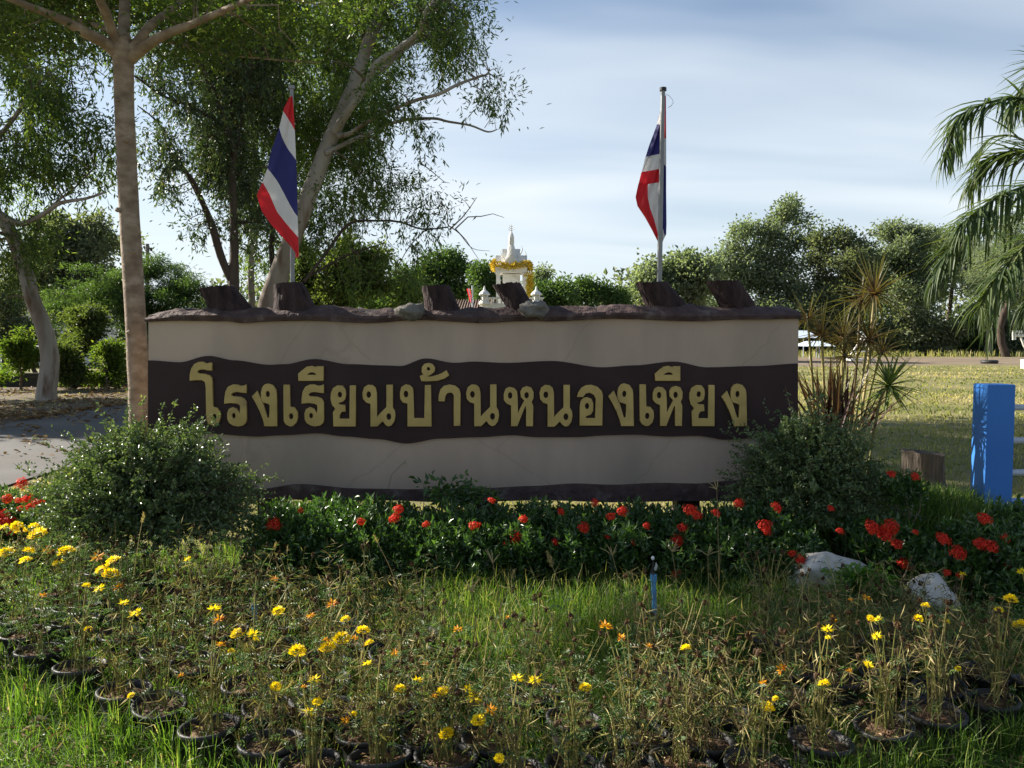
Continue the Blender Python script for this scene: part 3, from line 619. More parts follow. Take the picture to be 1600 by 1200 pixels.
# ------------------------------------------------------------------ leaning pale eucalyptus (centre left)
def euc(name, label, D, lst, blobs, nC, per, ln, L, W, mat, bark, subs=40, twigs=500, gap=-.1, gs=.7, dead=None, group=None, base=None, r0=.06, slim=.85):
    lm = limbs_px(lst, D); lm = [(p, [q*slim*(.62 if k > 6 else 1) for q in r]) for k, (p, r) in enumerate(lm)]; b = lm[0][0][0]; g = Vector((b.x, b.y, 0)) if base is None else Vector(base)
    if base is not None: pass
    root = thing(name, label, 'tree', g, group)
    lm[0][0].insert(0, Vector((g.x, g.y, -.1))); lm[0][1].insert(0, lm[0][1][0]*1.35)
    nodes = trunk_parts(root, lm, bark, dark_from=5)
    C = sample(blobs, nC, gap, gs)
    m = M(); branch_net(m, nodes, blobs, subs, twigs, r0, C)
    for d in (dead or []):
        q = [P(a, b_, D+c) for a, b_, c in d[0]]; m.tube(q, list(np.linspace(d[1], d[1]*.3, len(q))), 5, cap=False)
    part('branches', m, MT['twig'] if bark is not MT['darkbark'] else MT['darkbark'], root)
    h_ = rs.rand(len(C)) < .55
    ml = M(); hang(ml, C[h_], per, ln*.75, L, W, .6); puff(ml, C[~h_], int(per*1.15), .34*max(1, ln), L*.85, W, .8, up=.1)
    part('crown', ml, mat, root)
    return root
DE = 15.5
euc('eucalyptus_tree', 'tall eucalyptus with leaning pale peeling trunk and hanging leaves above the second log', DE,
    [[(418, 500, 0, 19), (428, 450, 0, 18), (462, 360, 0, 16), (492, 280, .1, 15), (515, 220, .2, 14), (541, 160, .2, 12), (562, 105, .3, 11), (580, 55, .4, 11), (603, 0, .5, 11), (630, -90, .7, 8), (650, -200, 1, 5), (660, -330, 1, 2)],
     [(523, 205, 0, 8), (550, 165, -.3, 6.5), (573, 130, -.4, 6), (588, 100, -.5, 6), (625, 75, -.7, 5.5), (655, 50, -.9, 5), (665, 20, -1, 4.5), (690, -10, -1, 3)],
     [(595, 110, -.5, 5), (640, 70, -.2, 4), (690, 50, 0, 2.5)],
     [(530, 212, 0, 6), (548, 208, -.3, 4), (575, 190, -.8, 3), (640, 160, -1.2, 2.8), (685, 147, -1.3, 3), (720, 130, -1.2, 2.5), (765, 115, -1, 1.2)],
     [(508, 240, 0, 5), (560, 215, .3, 4), (620, 190, .6, 3.2), (675, 185, .6, 2.6), (700, 190, .5, 2.2), (735, 196, .4, 1.8), (762, 206, .3, 1.6), (777, 202, .3, .8)],
     [(572, 75, .3, 6), (566, 30, .8, 5), (556, -40, 1.2, 4), (540, -150, 1.5, 2)],
     [(430, 440, .5, 6), (424, 390, .6, 5), (428, 340, .7, 4.5), (440, 300, 1, 3.5), (450, 200, 1.2, 3), (430, 80, 1.5, 2)],
     [(475, 440, .2, 5), (510, 395, .3, 4.5), (545, 350, .3, 4), (590, 345, .2, 3.2), (625, 347, .1, 3), (660, 358, 0, 2.6), (700, 355, 0, 2)],
     [(478, 435, .3, 3.5), (540, 400, .4, 2.6), (600, 380, .5, 1.6)],
     [(700, 352, 0, 1.8), (718, 365, 0, 1.4), (738, 388, .1, .9), (766, 392, .1, .4)],
     [(668, 356, 0, 1.8), (640, 385, .1, 1.4), (622, 415, .1, 1), (600, 445, .1, .6)]],
    [blob(430, 60, 110, 90, DE+1.2, 2.2), blob(520, 30, 110, 90, DE+1.5, 2.2), blob(470, 170, 90, 110, DE+1.6, 1.6, 1.4), blob(400, 280, 60, 110, DE+1.5, 1.4), blob(555, 190, 60, 80, DE+1.5, 1.2), blob(630, 20, 70, 60, DE+.5, 1.8), blob(700, 15, 70, 50, DE-.4, 1.4), blob(760, 0, 30, 50, DE-.6, .7, .5),
     blob(740, 130, 50, 32, DE-1.1, .8, .8), blob(785, 150, 16, 18, DE-1, .4, .8), blob(700, 70, 60, 50, DE-.8, 1, .7), blob(570, 130, 60, 60, DE-.6, 1, .6), blob(625, 150, 60, 55, DE-.8, 1, 1.1), blob(640, 215, 50, 40, DE, 1, .9), blob(600, 260, 90, 40, DE+.5, 1.3), blob(660, 300, 22, 30, DE+.4, .7, .5), blob(540, 290, 70, 55, DE+1, 1.3, .9),
     blob(620, 320, 50, 24, DE+.4, .8, .6), blob(690, 345, 18, 24, DE, .5, .4), blob(500, 350, 60, 50, DE+1.3, 1.2, .6), blob(700, 300, 26, 20, DE, .4, .5), blob(675, 340, 40, 26, DE, .4, .6), blob(640, 385, 40, 30, DE+.3, .6, .5), blob(560, 410, 60, 40, DE+.6, .8, .6), blob(650, 430, 30, 26, DE+.3, .5, .4), blob(780, 60, 24, 40, DE-.8, .5, .7), blob(730, 250, 0.1, .1, DE, .05, .01), blob(620, -80, 170, 80, DE+.5, 2.5, .5), blob(450, -120, 150, 100, DE+1, 2.5, .5), blob(360, 20, 80, 60, DE+1.5, 1.5)],
    4300, 15, .7, .125, .026, MT['euc'], MT['whitebark'], 110, 1500, .0, 1.1,
    dead=[([(703, 358, 0), (722, 340, 0), (734, 325, 0), (745, 308, 0)], .016), ([(734, 325, 0), (727, 315, 0), (712, 304, 0)], .008), ([(711, 358, 0), (731, 339, 0), (752, 338, 0), (770, 334, 0), (788, 340, 0)], .014),
          ([(712, 358, 0), (728, 375, .1), (741, 395, .1), (752, 411, .1)], .01), ([(654, 252, 0), (675, 268, 0), (695, 285, 0), (703, 286, 0)], .012), ([(757, 200, .3), (765, 188, .3), (773, 180, .3), (781, 170, .3)], .007), ([(775, 202, .3), (773, 190, .3), (775, 178, .3)], .006), ([(645, 355, 0), (655, 340, 0), (690, 330, 0), (720, 320, 0)], .008)])
euc('eucalyptus_tree', 'dark trunked tree forking behind the first log stump, small dark leaves', DE-1,
    [[(366, 500, 0, 10), (365, 440, 0, 10), (366, 400, 0, 8), (365, 330, 0, 7), (362, 260, 0, 7), (370, 210, .1, 6.5), (385, 130, .3, 6), (400, 60, .5, 5), (410, -40, .7, 4), (415, -150, .7, 2)],
     [(362, 440, 0, 7), (345, 400, -.1, 7), (332, 355, -.2, 7), (318, 320, -.3, 5), (300, 280, -.5, 3.5), (270, 250, -.8, 2)],
     [(368, 245, 0, 6), (350, 190, -.2, 6), (335, 150, -.3, 5.5), (318, 110, -.5, 5), (300, 75, -.7, 4), (285, 30, -1, 3), (270, -40, -1, 2)],
     [(362, 185, 0, 4), (355, 130, .3, 3.5), (345, 90, .5, 3), (330, 20, .8, 2)],
     [(350, 195, -.2, 4), (295, 165, -.5, 3), (255, 150, -.8, 2.2), (212, 120, -1.2, 1.6), (170, 95, -1.5, 1)],
     [(330, 350, -.2, 3), (260, 210, -.5, 1.6), (215, 165, -1, 1)]],
    [blob(310, 190, 60, 60, DE-1.2, 1.2), blob(260, 250, 40, 45, DE-1.4, 1, .7), blob(300, 275, 60, 45, DE-1.3, 1), blob(345, 250, 50, 60, DE-.6, 1), blob(250, 130, 40, 40, DE-1.5, .8, .4), blob(380, 120, 80, 90, DE-.2, 1.6), blob(330, 40, 110, 60, DE-.6, 1.6), blob(320, 340, 30, 40, DE-1.2, .6, .4), blob(395, 330, 40, 60, DE-.5, .8, .7), blob(290, 100, 60, 50, DE-1.2, 1), blob(340, -60, 130, 70, DE-.6, 2, .5)],
    3000, 15, .45, .095, .027, MT['euc_dark'], MT['darkbark'], 80, 1000, -.02, 1.3)
euc('eucalyptus_tree', 'slim eucalyptus with drooping leaf curtains standing behind the leaning pale trunk', DE+5,
    [[(395, 500, 0, 6), (392, 420, 0, 6), (398, 300, 0, 5), (402, 180, .2, 4.5), (428, 60, .4, 4), (432, -60, .4, 3)],
     [(440, 480, 1, 5), (455, 400, 1, 5), (450, 300, 1, 4), (458, 180, 1, 3.5), (470, 40, 1, 3)]],
    [blob(420, 200, 110, 140, DE+5.5, 2.5), blob(410, 400, 60, 70, DE+5.5, 1.5, .5), blob(520, 260, 70, 90, DE+5.5, 2, .6), blob(460, 60, 160, 90, DE+5.5, 3), blob(560, 110, 80, 110, DE+5.5, 2)],
    1500, 15, .9, .17, .034, MT['euc'], MT['whitebark'], 40, 300, -.2, .6)
DL = 21.5
euc('eucalyptus_tree', 'leaning pale eucalyptus beside the road at the far left, leaves hanging over it', DL,
    [[(73, 610, 0, 17), (78, 560, 0, 16), (68, 510, 0, 14), (52, 470, 0, 13), (38, 420, 0, 13), (20, 370, 0, 12), (0, 340, 0, 11), (-35, 300, 0, 9), (-60, 200, .3, 8), (-60, 60, .5, 5)],
     [(60, 500, 0, 7), (42, 460, -.3, 6), (34, 430, -.3, 5), (28, 380, -.3, 4)],
     [(0, 335, 0, 7), (35, 350, -.5, 5), (75, 330, -1, 3.6), (95, 317, -1.2, 3.4), (135, 310, -1.4, 2.4), (165, 300, -1.6, 1.5)],
     [(70, 333, -1, 2.5), (95, 310, -1, 2), (115, 295, -1, 1.5), (150, 260, -1, 1)],
     [(-50, 260, 0, 6), (10, 200, -.8, 4), (60, 130, -1.2, 3), (110, 90, -1.5, 2)],
     [(-55, 160, 0, 6), (-20, 60, .5, 4), (40, -10, .8, 3)]],
    [blob(20, 110, 60, 60, DL-.6, 2), blob(80, 160, 60, 50, DL-1, 1.8), blob(140, 120, 45, 50, DL-1, 1.5, .8), blob(150, 200, 45, 40, DL-1, 1.4, .8), blob(30, 230, 60, 50, DL-.6, 1.6), blob(100, 260, 60, 40, DL-1, 1.4, .8), blob(165, 280, 22, 35, DL-1.2, 1, .5), blob(20, 340, 45, 50, DL-.5, 1.4), blob(60, 390, 45, 60, DL-.4, 1.2, .8), blob(10, 430, 30, 50, DL, 1, .7), blob(90, 430, 18, 30, DL-.5, .7, .4), blob(-60, 250, 90, 160, DL, 3), blob(40, 0, 120, 60, DL, 3), blob(200, 70, 60, 50, DL-1, 1.5, .5), blob(-60, 0, 120, 120, DL, 3, .6)],
    2700, 13, 1.1, .18, .04, MT['euc'], MT['whitebark'], 80, 900, -.0, .7)

# ------------------------------------------------------------------ trees and shrubs farther off
def mid_tree(name, label, D, base, blobs, nC, per, r, L, W, mat, bark='darkbark', gap=-.15, gs=.6, trunk_r=.12, cat='tree', group=None, subs=26, limbs=3, up=.5, twig=.012, flat=.7):
    c = np.mean([b[0] for b in blobs], 0); bx = P(base, 560, D).x
    root = thing(name, label, cat, (bx, D, 0), group)
    if D > 22:
        nb = []
        for b_ in blobs:
            for _ in range(9):
                d_ = rs.normal(size=3); d_ /= np.linalg.norm(d_); f_ = .2+.22*rs.rand(3); nb.append((b_[0]+d_*b_[1]*(.5+(.6 if D > 45 else .95)*rs.rand()), b_[1]*f_, .6))
        blobs = [(b_[0], b_[1]*.82, .9) for b_ in blobs] + nb; 
        if D > 45: gap = max(gap, .02); gs = gs*1.9; nC = int(nC*.85); L *= .62; W *= .6; r *= .72; per = int(per*1.35)
        else: gs = 1.4; gap = .04; r *= .62; L *= .66; W *= .6; nC = int(nC*.85); per = int(per*1.2)
    top = Vector((c[0], c[1], max(c[2], .4))); m = M()
    p, rd = wiggle((bx, D, -.1), top, 7, .04, trunk_r, trunk_r*.45); nodes = list(zip(p, rd))
    part('trunk', m.tube(p, rd, 9, .5), MT[bark], root, True)
    C = sample(blobs, nC, gap, gs); C = C + rs.normal(size=C.shape)*np.mean([b_[1].mean() for b_ in blobs])*(.24 if D > 22 else .1); C = C[C[:, 2] > .15]
    m = M(); branch_net(m, nodes[3:], blobs, subs, nC//5, trunk_r*.3, C, twig, 3, 12); part('branches', m, MT[bark], root)
    ml = M(); puff(ml, C, per, r, L, W, flat, up=up); part('crown', ml, MT[mat], root)
    return root
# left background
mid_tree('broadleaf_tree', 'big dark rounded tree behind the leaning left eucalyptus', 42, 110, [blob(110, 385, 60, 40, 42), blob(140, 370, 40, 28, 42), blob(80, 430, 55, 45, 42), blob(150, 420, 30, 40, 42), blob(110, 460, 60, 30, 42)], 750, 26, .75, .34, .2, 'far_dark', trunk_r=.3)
mid_tree('acacia_tree', 'low spreading feathery acacia behind the tan trunk', 33, 235, [blob(160, 450, 80, 26, 33), blob(250, 425, 50, 14, 33.3), blob(270, 455, 50, 26, 33), blob(215, 480, 60, 40, 32.6), blob(110, 490, 40, 30, 32.5), blob(300, 480, 26, 34, 32), blob(250, 520, 70, 30, 32)], 1500, 30, .5, .26, .06, 'mid', trunk_r=.2, flat=.3, up=1.2)
mid_tree('leafy_shrub', 'bright green bushy shrub in front of the feathery acacia', 29, 135, [blob(135, 500, 32, 26, 29), blob(130, 530, 40, 26, 29)], 330, 26, .35, .2, .12, 'far_bright', trunk_r=.07, cat='shrub')
for k, (px, lb) in enumerate([(32, 'yellowing leafy bush at the far left behind the pale eucalyptus'), (108, 'light green leafy bush just right of the leaning eucalyptus base'), (165, 'light green leafy bush close to the tan trunk')]):
    mid_tree('cassava_bush', lb, 25.5+k*.4, px, [blob(px, 556, 30, 26, 25.5+k*.4), blob(px-8, 538, 18, 14, 25.5+k*.4), blob(px+8, 580, 36, 22, 25.5+k*.4), blob(px-16, 588, 30, 16, 25.5+k*.4)], 190, 22, .26, .2, .11, 'limegreen' if k != 1 else 'far_bright', trunk_r=.05, cat='shrub', group='leafy bushes along the road', bark='twig')
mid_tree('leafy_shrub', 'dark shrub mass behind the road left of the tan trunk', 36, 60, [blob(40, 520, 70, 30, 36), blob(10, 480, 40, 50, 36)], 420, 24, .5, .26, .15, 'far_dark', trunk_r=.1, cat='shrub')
cR = lambda x, y, z, r_: (np.array([x, y, z]), np.array([r_, r_, r_*.6]), 1)
mid_tree('broadleaf_tree', 'unseen roadside tree added beyond the left edge to shade the road', 21, -440, [cR(-20, 21, 6.5, 2.6), cR(-18, 20, 7.6, 2), cR(-22, 22.5, 7.8, 2.2), cR(-16.5, 22, 5.6, 1.6), cR(-19, 24, 5.4, 2)], 600, 20, .5, .3, .16, 'mid', trunk_r=.2)  # out-of-view tree, added so its shadow falls across road and verge
# behind the sign, centre
mid_tree('broadleaf_tree', 'bright green leafy tree low behind the second log stump', 23, 545, [blob(540, 430, 60, 40, 23), blob(500, 460, 50, 30, 23), blob(600, 455, 55, 26, 23), blob(575, 410, 40, 26, 23), blob(470, 420, 30, 50, 23.5)], 1150, 26, .38, .17, .09, 'far_bright', trunk_r=.12, subs=40)
mid_tree('broadleaf_tree', 'low olive tree left of the brown tiled roof', 26, 630, [blob(620, 440, 40, 34, 26), blob(660, 455, 24, 18, 26), blob(585, 470, 60, 16, 26)], 420, 22, .36, .17, .08, 'mid', trunk_r=.1)
mid_tree('broadleaf_tree', 'open round topped tree between the third log and the shrine', 62, 700, [blob(697, 405, 26, 20, 62), blob(715, 425, 26, 18, 62), blob(670, 438, 30, 22, 62), blob(720, 455, 30, 20, 62), blob(690, 460, 45, 16, 62)], 420, 26, .8, .42, .26, 'mid', trunk_r=.25)
mid_tree('broadleaf_tree', 'small round tree just left of the white shrine', 58, 762, [blob(760, 425, 20, 20, 58), blob(770, 445, 16, 18, 58), blob(758, 462, 18, 14, 58)], 210, 26, .7, .38, .24, 'mid', trunk_r=.2)
mid_tree('broadleaf_tree', 'slender pale tree just right of the white shrine', 60, 848, [blob(850, 430, 14, 12, 60), blob(838, 450, 18, 18, 60)], 130, 22, .6, .34, .18, 'far', trunk_r=.14)
mid_tree('leafy_shrub', 'dense dark green tree right of the shrine behind the coping', 52, 868, [blob(868, 462, 30, 22, 52), blob(845, 465, 24, 20, 52)], 260, 30, .6, .36, .2, 'mid', trunk_r=.15, cat='tree')
mid_tree('leafy_shrub', 'feathery topped green tree midway between shrine and right flag', 54, 915, [blob(905, 448, 16, 12, 54), blob(920, 462, 30, 16, 54), blob(955, 470, 28, 14, 54), blob(890, 470, 20, 14, 54)], 330, 30, .6, .36, .18, 'mid', trunk_r=.15, cat='tree')
# right hand tree line
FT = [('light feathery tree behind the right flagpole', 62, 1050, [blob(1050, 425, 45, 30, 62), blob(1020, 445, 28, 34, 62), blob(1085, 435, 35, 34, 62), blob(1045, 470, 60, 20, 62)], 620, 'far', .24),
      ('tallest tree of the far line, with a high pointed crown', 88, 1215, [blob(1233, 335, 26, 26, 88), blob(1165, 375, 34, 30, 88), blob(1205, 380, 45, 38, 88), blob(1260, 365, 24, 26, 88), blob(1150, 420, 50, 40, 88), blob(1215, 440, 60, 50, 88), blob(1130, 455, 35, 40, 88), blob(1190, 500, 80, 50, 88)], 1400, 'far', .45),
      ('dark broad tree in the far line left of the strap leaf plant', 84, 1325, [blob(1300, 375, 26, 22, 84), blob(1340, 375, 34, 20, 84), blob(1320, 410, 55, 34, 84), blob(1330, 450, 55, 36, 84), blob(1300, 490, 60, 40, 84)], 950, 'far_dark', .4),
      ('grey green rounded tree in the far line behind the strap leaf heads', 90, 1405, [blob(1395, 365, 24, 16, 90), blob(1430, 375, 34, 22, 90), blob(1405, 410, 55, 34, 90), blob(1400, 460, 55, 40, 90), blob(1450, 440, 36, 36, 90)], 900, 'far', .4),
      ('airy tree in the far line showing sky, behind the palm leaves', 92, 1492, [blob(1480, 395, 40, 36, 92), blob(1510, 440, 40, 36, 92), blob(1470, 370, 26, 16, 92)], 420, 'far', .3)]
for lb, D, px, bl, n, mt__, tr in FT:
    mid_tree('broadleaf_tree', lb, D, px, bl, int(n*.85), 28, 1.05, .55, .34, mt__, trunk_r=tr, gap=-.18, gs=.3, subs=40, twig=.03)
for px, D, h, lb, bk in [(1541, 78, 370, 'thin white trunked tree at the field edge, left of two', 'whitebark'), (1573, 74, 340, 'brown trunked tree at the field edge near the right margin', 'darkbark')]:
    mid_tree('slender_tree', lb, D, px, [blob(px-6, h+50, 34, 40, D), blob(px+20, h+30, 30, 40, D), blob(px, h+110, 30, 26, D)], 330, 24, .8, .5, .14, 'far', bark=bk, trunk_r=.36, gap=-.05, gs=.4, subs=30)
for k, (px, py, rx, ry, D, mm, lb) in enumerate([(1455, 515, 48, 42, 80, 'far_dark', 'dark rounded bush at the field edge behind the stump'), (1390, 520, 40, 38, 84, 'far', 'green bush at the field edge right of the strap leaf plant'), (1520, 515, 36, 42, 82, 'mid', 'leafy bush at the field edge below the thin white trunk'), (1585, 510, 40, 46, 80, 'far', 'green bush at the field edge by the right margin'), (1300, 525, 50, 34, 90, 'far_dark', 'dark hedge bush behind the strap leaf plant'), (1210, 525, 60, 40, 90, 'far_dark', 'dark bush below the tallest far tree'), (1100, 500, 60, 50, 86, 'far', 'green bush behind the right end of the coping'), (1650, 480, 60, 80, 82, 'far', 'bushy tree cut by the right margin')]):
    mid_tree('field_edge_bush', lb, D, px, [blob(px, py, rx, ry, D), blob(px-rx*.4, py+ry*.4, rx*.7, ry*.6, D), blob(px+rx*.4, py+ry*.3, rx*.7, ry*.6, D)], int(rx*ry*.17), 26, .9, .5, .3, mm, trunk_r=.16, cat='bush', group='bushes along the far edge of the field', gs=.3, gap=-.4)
# long wild verge under the far trees, and more wood beyond
mg = M(); n = 9000; pos = np.stack([rs.rand(n)*150+5, 74+rs.rand(n)*8, np.zeros(n)], 1); mg.blades(pos, .3+rs.rand(n)*.5, .09, .8)
setting('far_verge_grass', mg, MT['grassfar'], 'stuff')
mw = M(); C = np.stack([rs.rand(1500)*330-150, 118+rs.rand(1500)*14, rs.rand(1500)**1.2*7.5], 1); C[:, 2] *= 1 + .35*np.sin(C[:, 0]*.13) + .2*np.sin(C[:, 0]*.41)
puff(mw, C, 22, 1.6, .9, .6, .8); setting('far_wood', mw, MT['far_dark'], 'stuff')

# ------------------------------------------------------------------ distant built things
# shrine
D = 32; c = P(799, 470, D); s = D/F
sh = thing('shrine', 'small white shrine with tall spire and yellow garland behind the fourth log', 'shrine', (c.x, D, 0))
cxs = c.x; zpx = lambda py: P(800, py, D).z
zb = zpx(478); ze = zpx(428); zr = zpx(415)
part('base', M().box((cxs-.9, D-.9, 0), (cxs+.9, D+.9, zb-.25)).box((cxs-.72, D-.72, zb-.25), (cxs+.72, D+.72, zb)), MT['whitep'], sh)
for dx in (-.5, .5):
    for dy in (-.5, .5):
        part('pillar', M().box((cxs+dx-.07, D+dy-.07, zb), (cxs+dx+.07, D+dy+.07, ze)), MT['whitep'], sh)
part('inner_niche', M().box((cxs-.33, D-.3, zb), (cxs+.33, D+.33, ze-.02)).box((cxs-.15, D-.36, zb+.05), (cxs+.15, D-.29, zb+.55)), MT['whitep'], sh)
def gable(m, cx_, cy_, w, z0, z1, dpt, ax):
    pr = [(-w, z0), (w, z0), (w*.42, z0+(z1-z0)*.4), (0, z1), (-w*.42, z0+(z1-z0)*.4)]
    fr = [((cx_+a, cy_-dpt, z) if ax == 0 else (cx_-dpt, cy_+a, z)) for a, z in pr]
    bk = [((cx_+a, cy_+dpt, z) if ax == 0 else (cx_+dpt, cy_+a, z)) for a, z in pr]
    n = 5; m.add(fr+bk, [(i, (i+1) % n, n+(i+1) % n, n+i) for i in range(n)]); m.poly(fr); m.poly(bk[::-1])
mr_ = M().box((cxs-.6, D-.6, ze), (cxs+.6, D+.6, zpx(419)))
gable(mr_, cxs, D, .54, zpx(419), zpx(399), .6, 0); gable(mr_, cxs, D, .5401, zpx(419)+.001, zpx(399), .6, 1)
gable(mr_, cxs, D, .36, zpx(413), zpx(389), .34, 0); gable(mr_, cxs, D, .3601, zpx(413)+.001, zpx(389), .34, 1)
part('roof', mr_, MT['whitep'], sh)
prof = [(.5, zpx(414)), (.36, zpx(408)), (.33, zpx(407.5)), (.27, zpx(402)), (.25, zpx(401.5)), (.2, zpx(395)), (.18, zpx(394.5)), (.14, zpx(388)), (.115, zpx(384)), (.095, zpx(383)), (.11, zpx(381)), (.105, zpx(371)), (.075, zpx(366)), (.035, zpx(363)), (.014, zpx(361)), (.012, zpx(351)), (0, zpx(350))]
part('spire', M().lathe((cxs, D, 0), prof, 8), MT['whitep'], sh)
mf = M()
for py, w in ((360, 5), (357, 4), (354, 3)):
    for sg in (-1, 1): mf.tube([(cxs, D, zpx(py+1)), (cxs+sg*w*s, D, zpx(py-2))], [.014, .008], 4)
part('finial', mf, MT['whitep'], sh)
for sg, dy, h, w in ((-1, 0, 397, 22), (1, 0, 393, 21), (-1, -.3, 391, 15), (1, -.3, 387, 15.5)):
    q = [(cxs+sg*(w-5)*s, D+dy, zpx(h+16)), (cxs+sg*(w-1)*s, D+dy, zpx(h+10)), (cxs+sg*(w+2)*s, D+dy, zpx(h+4)), (cxs+sg*w*s, D+dy, zpx(h-1))]
    part('roof_horn', M().tube(q, [.045, .026, .016, .008], 6), MT['whitep'], sh, True)
mgd = M(); ct = []
for k in range(260):
    a_ = k/260*4; e_ = int(a_); t = a_-e_; cn_ = [(-.66, -.68), (.66, -.68), (.66, .68), (-.66, .68), (-.66, -.68)]
    ct.append((cxs+cn_[e_][0]*(1-t)+cn_[e_+1][0]*t, D+cn_[e_][1]*(1-t)+cn_[e_+1][1]*t, zpx(413)-.12*math.sin(t*math.pi)))
for k in range(60): ct.append((cxs+.68+.05*rs.rand(), D-.6, ze+.2-rs.rand()*1.1))
puff(mgd, np.array(ct), 6, .07, .1, .07, 1)
part('garland', mgd, MT['gardenyellow'], sh)
for px, D2, lb in ((757, 29.5, 'small white lantern pillar left of the shrine at the balustrade corner'), (838, 29.5, 'small white lantern pillar right of the shrine behind the cement lump')):
    q = P(px, 480, D2); t_ = P(px, 450, D2).z; hh = t_-q.z
    th_ = thing('lantern_pillar', lb, 'pillar', (q.x, D2, 0), 'lantern pillars around the shrine')
    part('shaft', M().lathe((q.x, D2, 0), [(.13, 0), (.13, q.z+hh*.1), (.2, q.z+hh*.15), (.2, q.z+hh*.25), (.14, q.z+hh*.35)], 10), MT['whitep'], th_)
    m = M()
    for k in range(4): m.box((q.x+(-.13 if k % 2 else .09), D2+(-.13 if k < 2 else .09), q.z+hh*.35), (q.x+(-.09 if k % 2 else .13), D2+(-.09 if k < 2 else .13), q.z+hh*.62))
    part('lantern', m.lathe((q.x, D2, q.z), [(.07, hh*.35), (.09, hh*.5), (.07, hh*.62)], 8), MT['whitep'], th_)
    part('cap', M().lathe((q.x, D2, q.z), [(.19, hh*.62), (.2, hh*.68), (.13, hh*.8), (.05, hh*.9), (.015, hh*1.1), (0, hh*1.12)], 10), MT['whitep'], th_)
bl = thing('balustrade', 'white balustrade on the shrine platform seen left of the fourth log', 'balustrade', (P(770, 480, 29.6).x, 29.6, 0))
a0 = P(752, 480, 29.6); a1 = P(850, 480, 29.6); zt = P(770, 467, 29.6).z
part('plinth', M().box((a0.x, 29.5, 0), (a1.x, 29.9, P(770, 474, 29.6).z)), MT['whitep'], bl)
part('rail', M().box((a0.x, 29.55, zt), (a1.x, 29.75, zt+.06)), MT['whitep'], bl)
for k in range(14):
    x = a0.x+.08+(a1.x-a0.x-.16)*k/13
    part('baluster', M().lathe((x, 29.65, P(770, 474, 29.6).z), [(.035, 0), (.05, .06), (.025, .12), (.04, zt-P(770, 474, 29.6).z)], 6), MT['whitep'], bl)
# tiled roof building
b = thing('tiled_roof_building', 'long low building with brown tiled roof seen over the sign by the third log', 'building', (P(690, 480, 48).x, 48, 0))
x0 = P(630, 465, 48).x; x1 = P(772, 465, 48).x; zr = P(700, 464, 48).z; zw = P(700, 482, 48).z
part('wall', M().box((x0+.3, 49, 0), (x1-.3, 54, zw)), MT['wallwhite'], b)
mrf = M(); nt_ = 34
for i in range(nt_):
    xa = x0+(x1-x0)*i/nt_; xb = x0+(x1-x0)*(i+1)/nt_; xm = (xa+xb)/2
    mrf.add([(xa, 48.3, zw-.1), (xm, 48.3, zw+.0), (xb, 48.3, zw-.1), (xa, 51.5, zr-.08), (xm, 51.5, zr+.06), (xb, 51.5, zr-.08), (xa, 54.7, zw-.1), (xm, 54.7, zw), (xb, 54.7, zw-.1)], [(0, 1, 4, 3), (1, 2, 5, 4), (3, 4, 7, 6), (4, 5, 8, 7)])
part('roof', mrf, MT['rooftile'], b)
# small flag between
q = P(738, 480, 31); t_ = P(738, 446, 31)
fp = thing('flagpole', 'tiny far flagpole left of the white shrine', 'flagpole', (q.x, 31, 0)); part('pole', M().tube([(q.x, 31, 0), t_], .03, 6), MT['palegrey'], fp)
m = M(); vv = []; av = []
for i in range(7):
    for j in range(5):
        t = j/4; x = q.x - .06 - .28*i/6*(1-.3*t)+.14*t; vv.append((q.x-.03-(6-i)/6*.13*(1-.2*t)+.06*math.sin(i)*.3 + (t-.5)*.1, 31+.05*math.sin(i*1.3), t_.z-.12-t*.5)); av.append(i/6)
m.add(vv, [(i*5+j, i*5+j+1, (i+1)*5+j+1, (i+1)*5+j) for i in range(6) for j in range(4)], np.array(av))
solo('flag', m, FM, 'tiny far flag hanging on the pole left of the shrine', 'flag')
# house, wall, posts on the left
hb = thing('white_house', 'white house with grey roof glimpsed through leaves at the far left', 'building', (P(20, 500, 48).x, 48, 0))
x0 = P(-60, 500, 48).x; x1 = P(92, 500, 48).x
part('wall', M().box((x0, 48, 0), (x1, 55, P(0, 478, 48).z)), MT['wallwhite'], hb)
zz = P(0, 478, 48).z
part('roof', M().add([(x0-.5, 47.3, zz), (x1+.5, 47.3, zz), (x1+.5, 51.5, zz+1.6), (x0-.5, 51.5, zz+1.6), (x0-.5, 55.7, zz), (x1+.5, 55.7, zz)], [(0, 1, 2, 3), (3, 2, 5, 4)]), MT['greyroof'], hb)
for x in (x0+1.2, x0+3.6):
    w = part('window', M().box((x, 47.93, .9), (x+1.1, 47.995, 2.1)), MT['whitep'], hb); part('pane', M().box((x+.08, 47.9, .98), (x+1.02, 47.925, 2.02)), MT['black'], w)
ss = thing('open_shed', 'low open shed with sagging grey sheet roof at the left margin', 'shed', (P(30, 560, 30).x, 30, 0))
x0 = P(-70, 540, 30).x; x1 = P(100, 540, 30).x; zz = P(30, 545, 30).z
part('roof', M().box((x0, 29.4, zz), (x1, 33.5, zz+.09)), MT['greyroof'], ss)
for x in (x0+.2, (x0+x1)/2, x1-.2): part('post', M().box((x-.06, 29.6, 0), (x+.06, 29.72, zz)), MT['deadwood'], ss)
lw = M(); x0 = P(-120, 600, 27.5).x; x1 = P(196, 600, 27.5).x
lw.box((x0, 27.5, 0), (x1, 27.75, P(0, 583, 27.5).z)); solo('garden_wall', lw, MT['darkwall'], 'low dark mossy wall across the far side of the leaf strewn verge', 'wall')
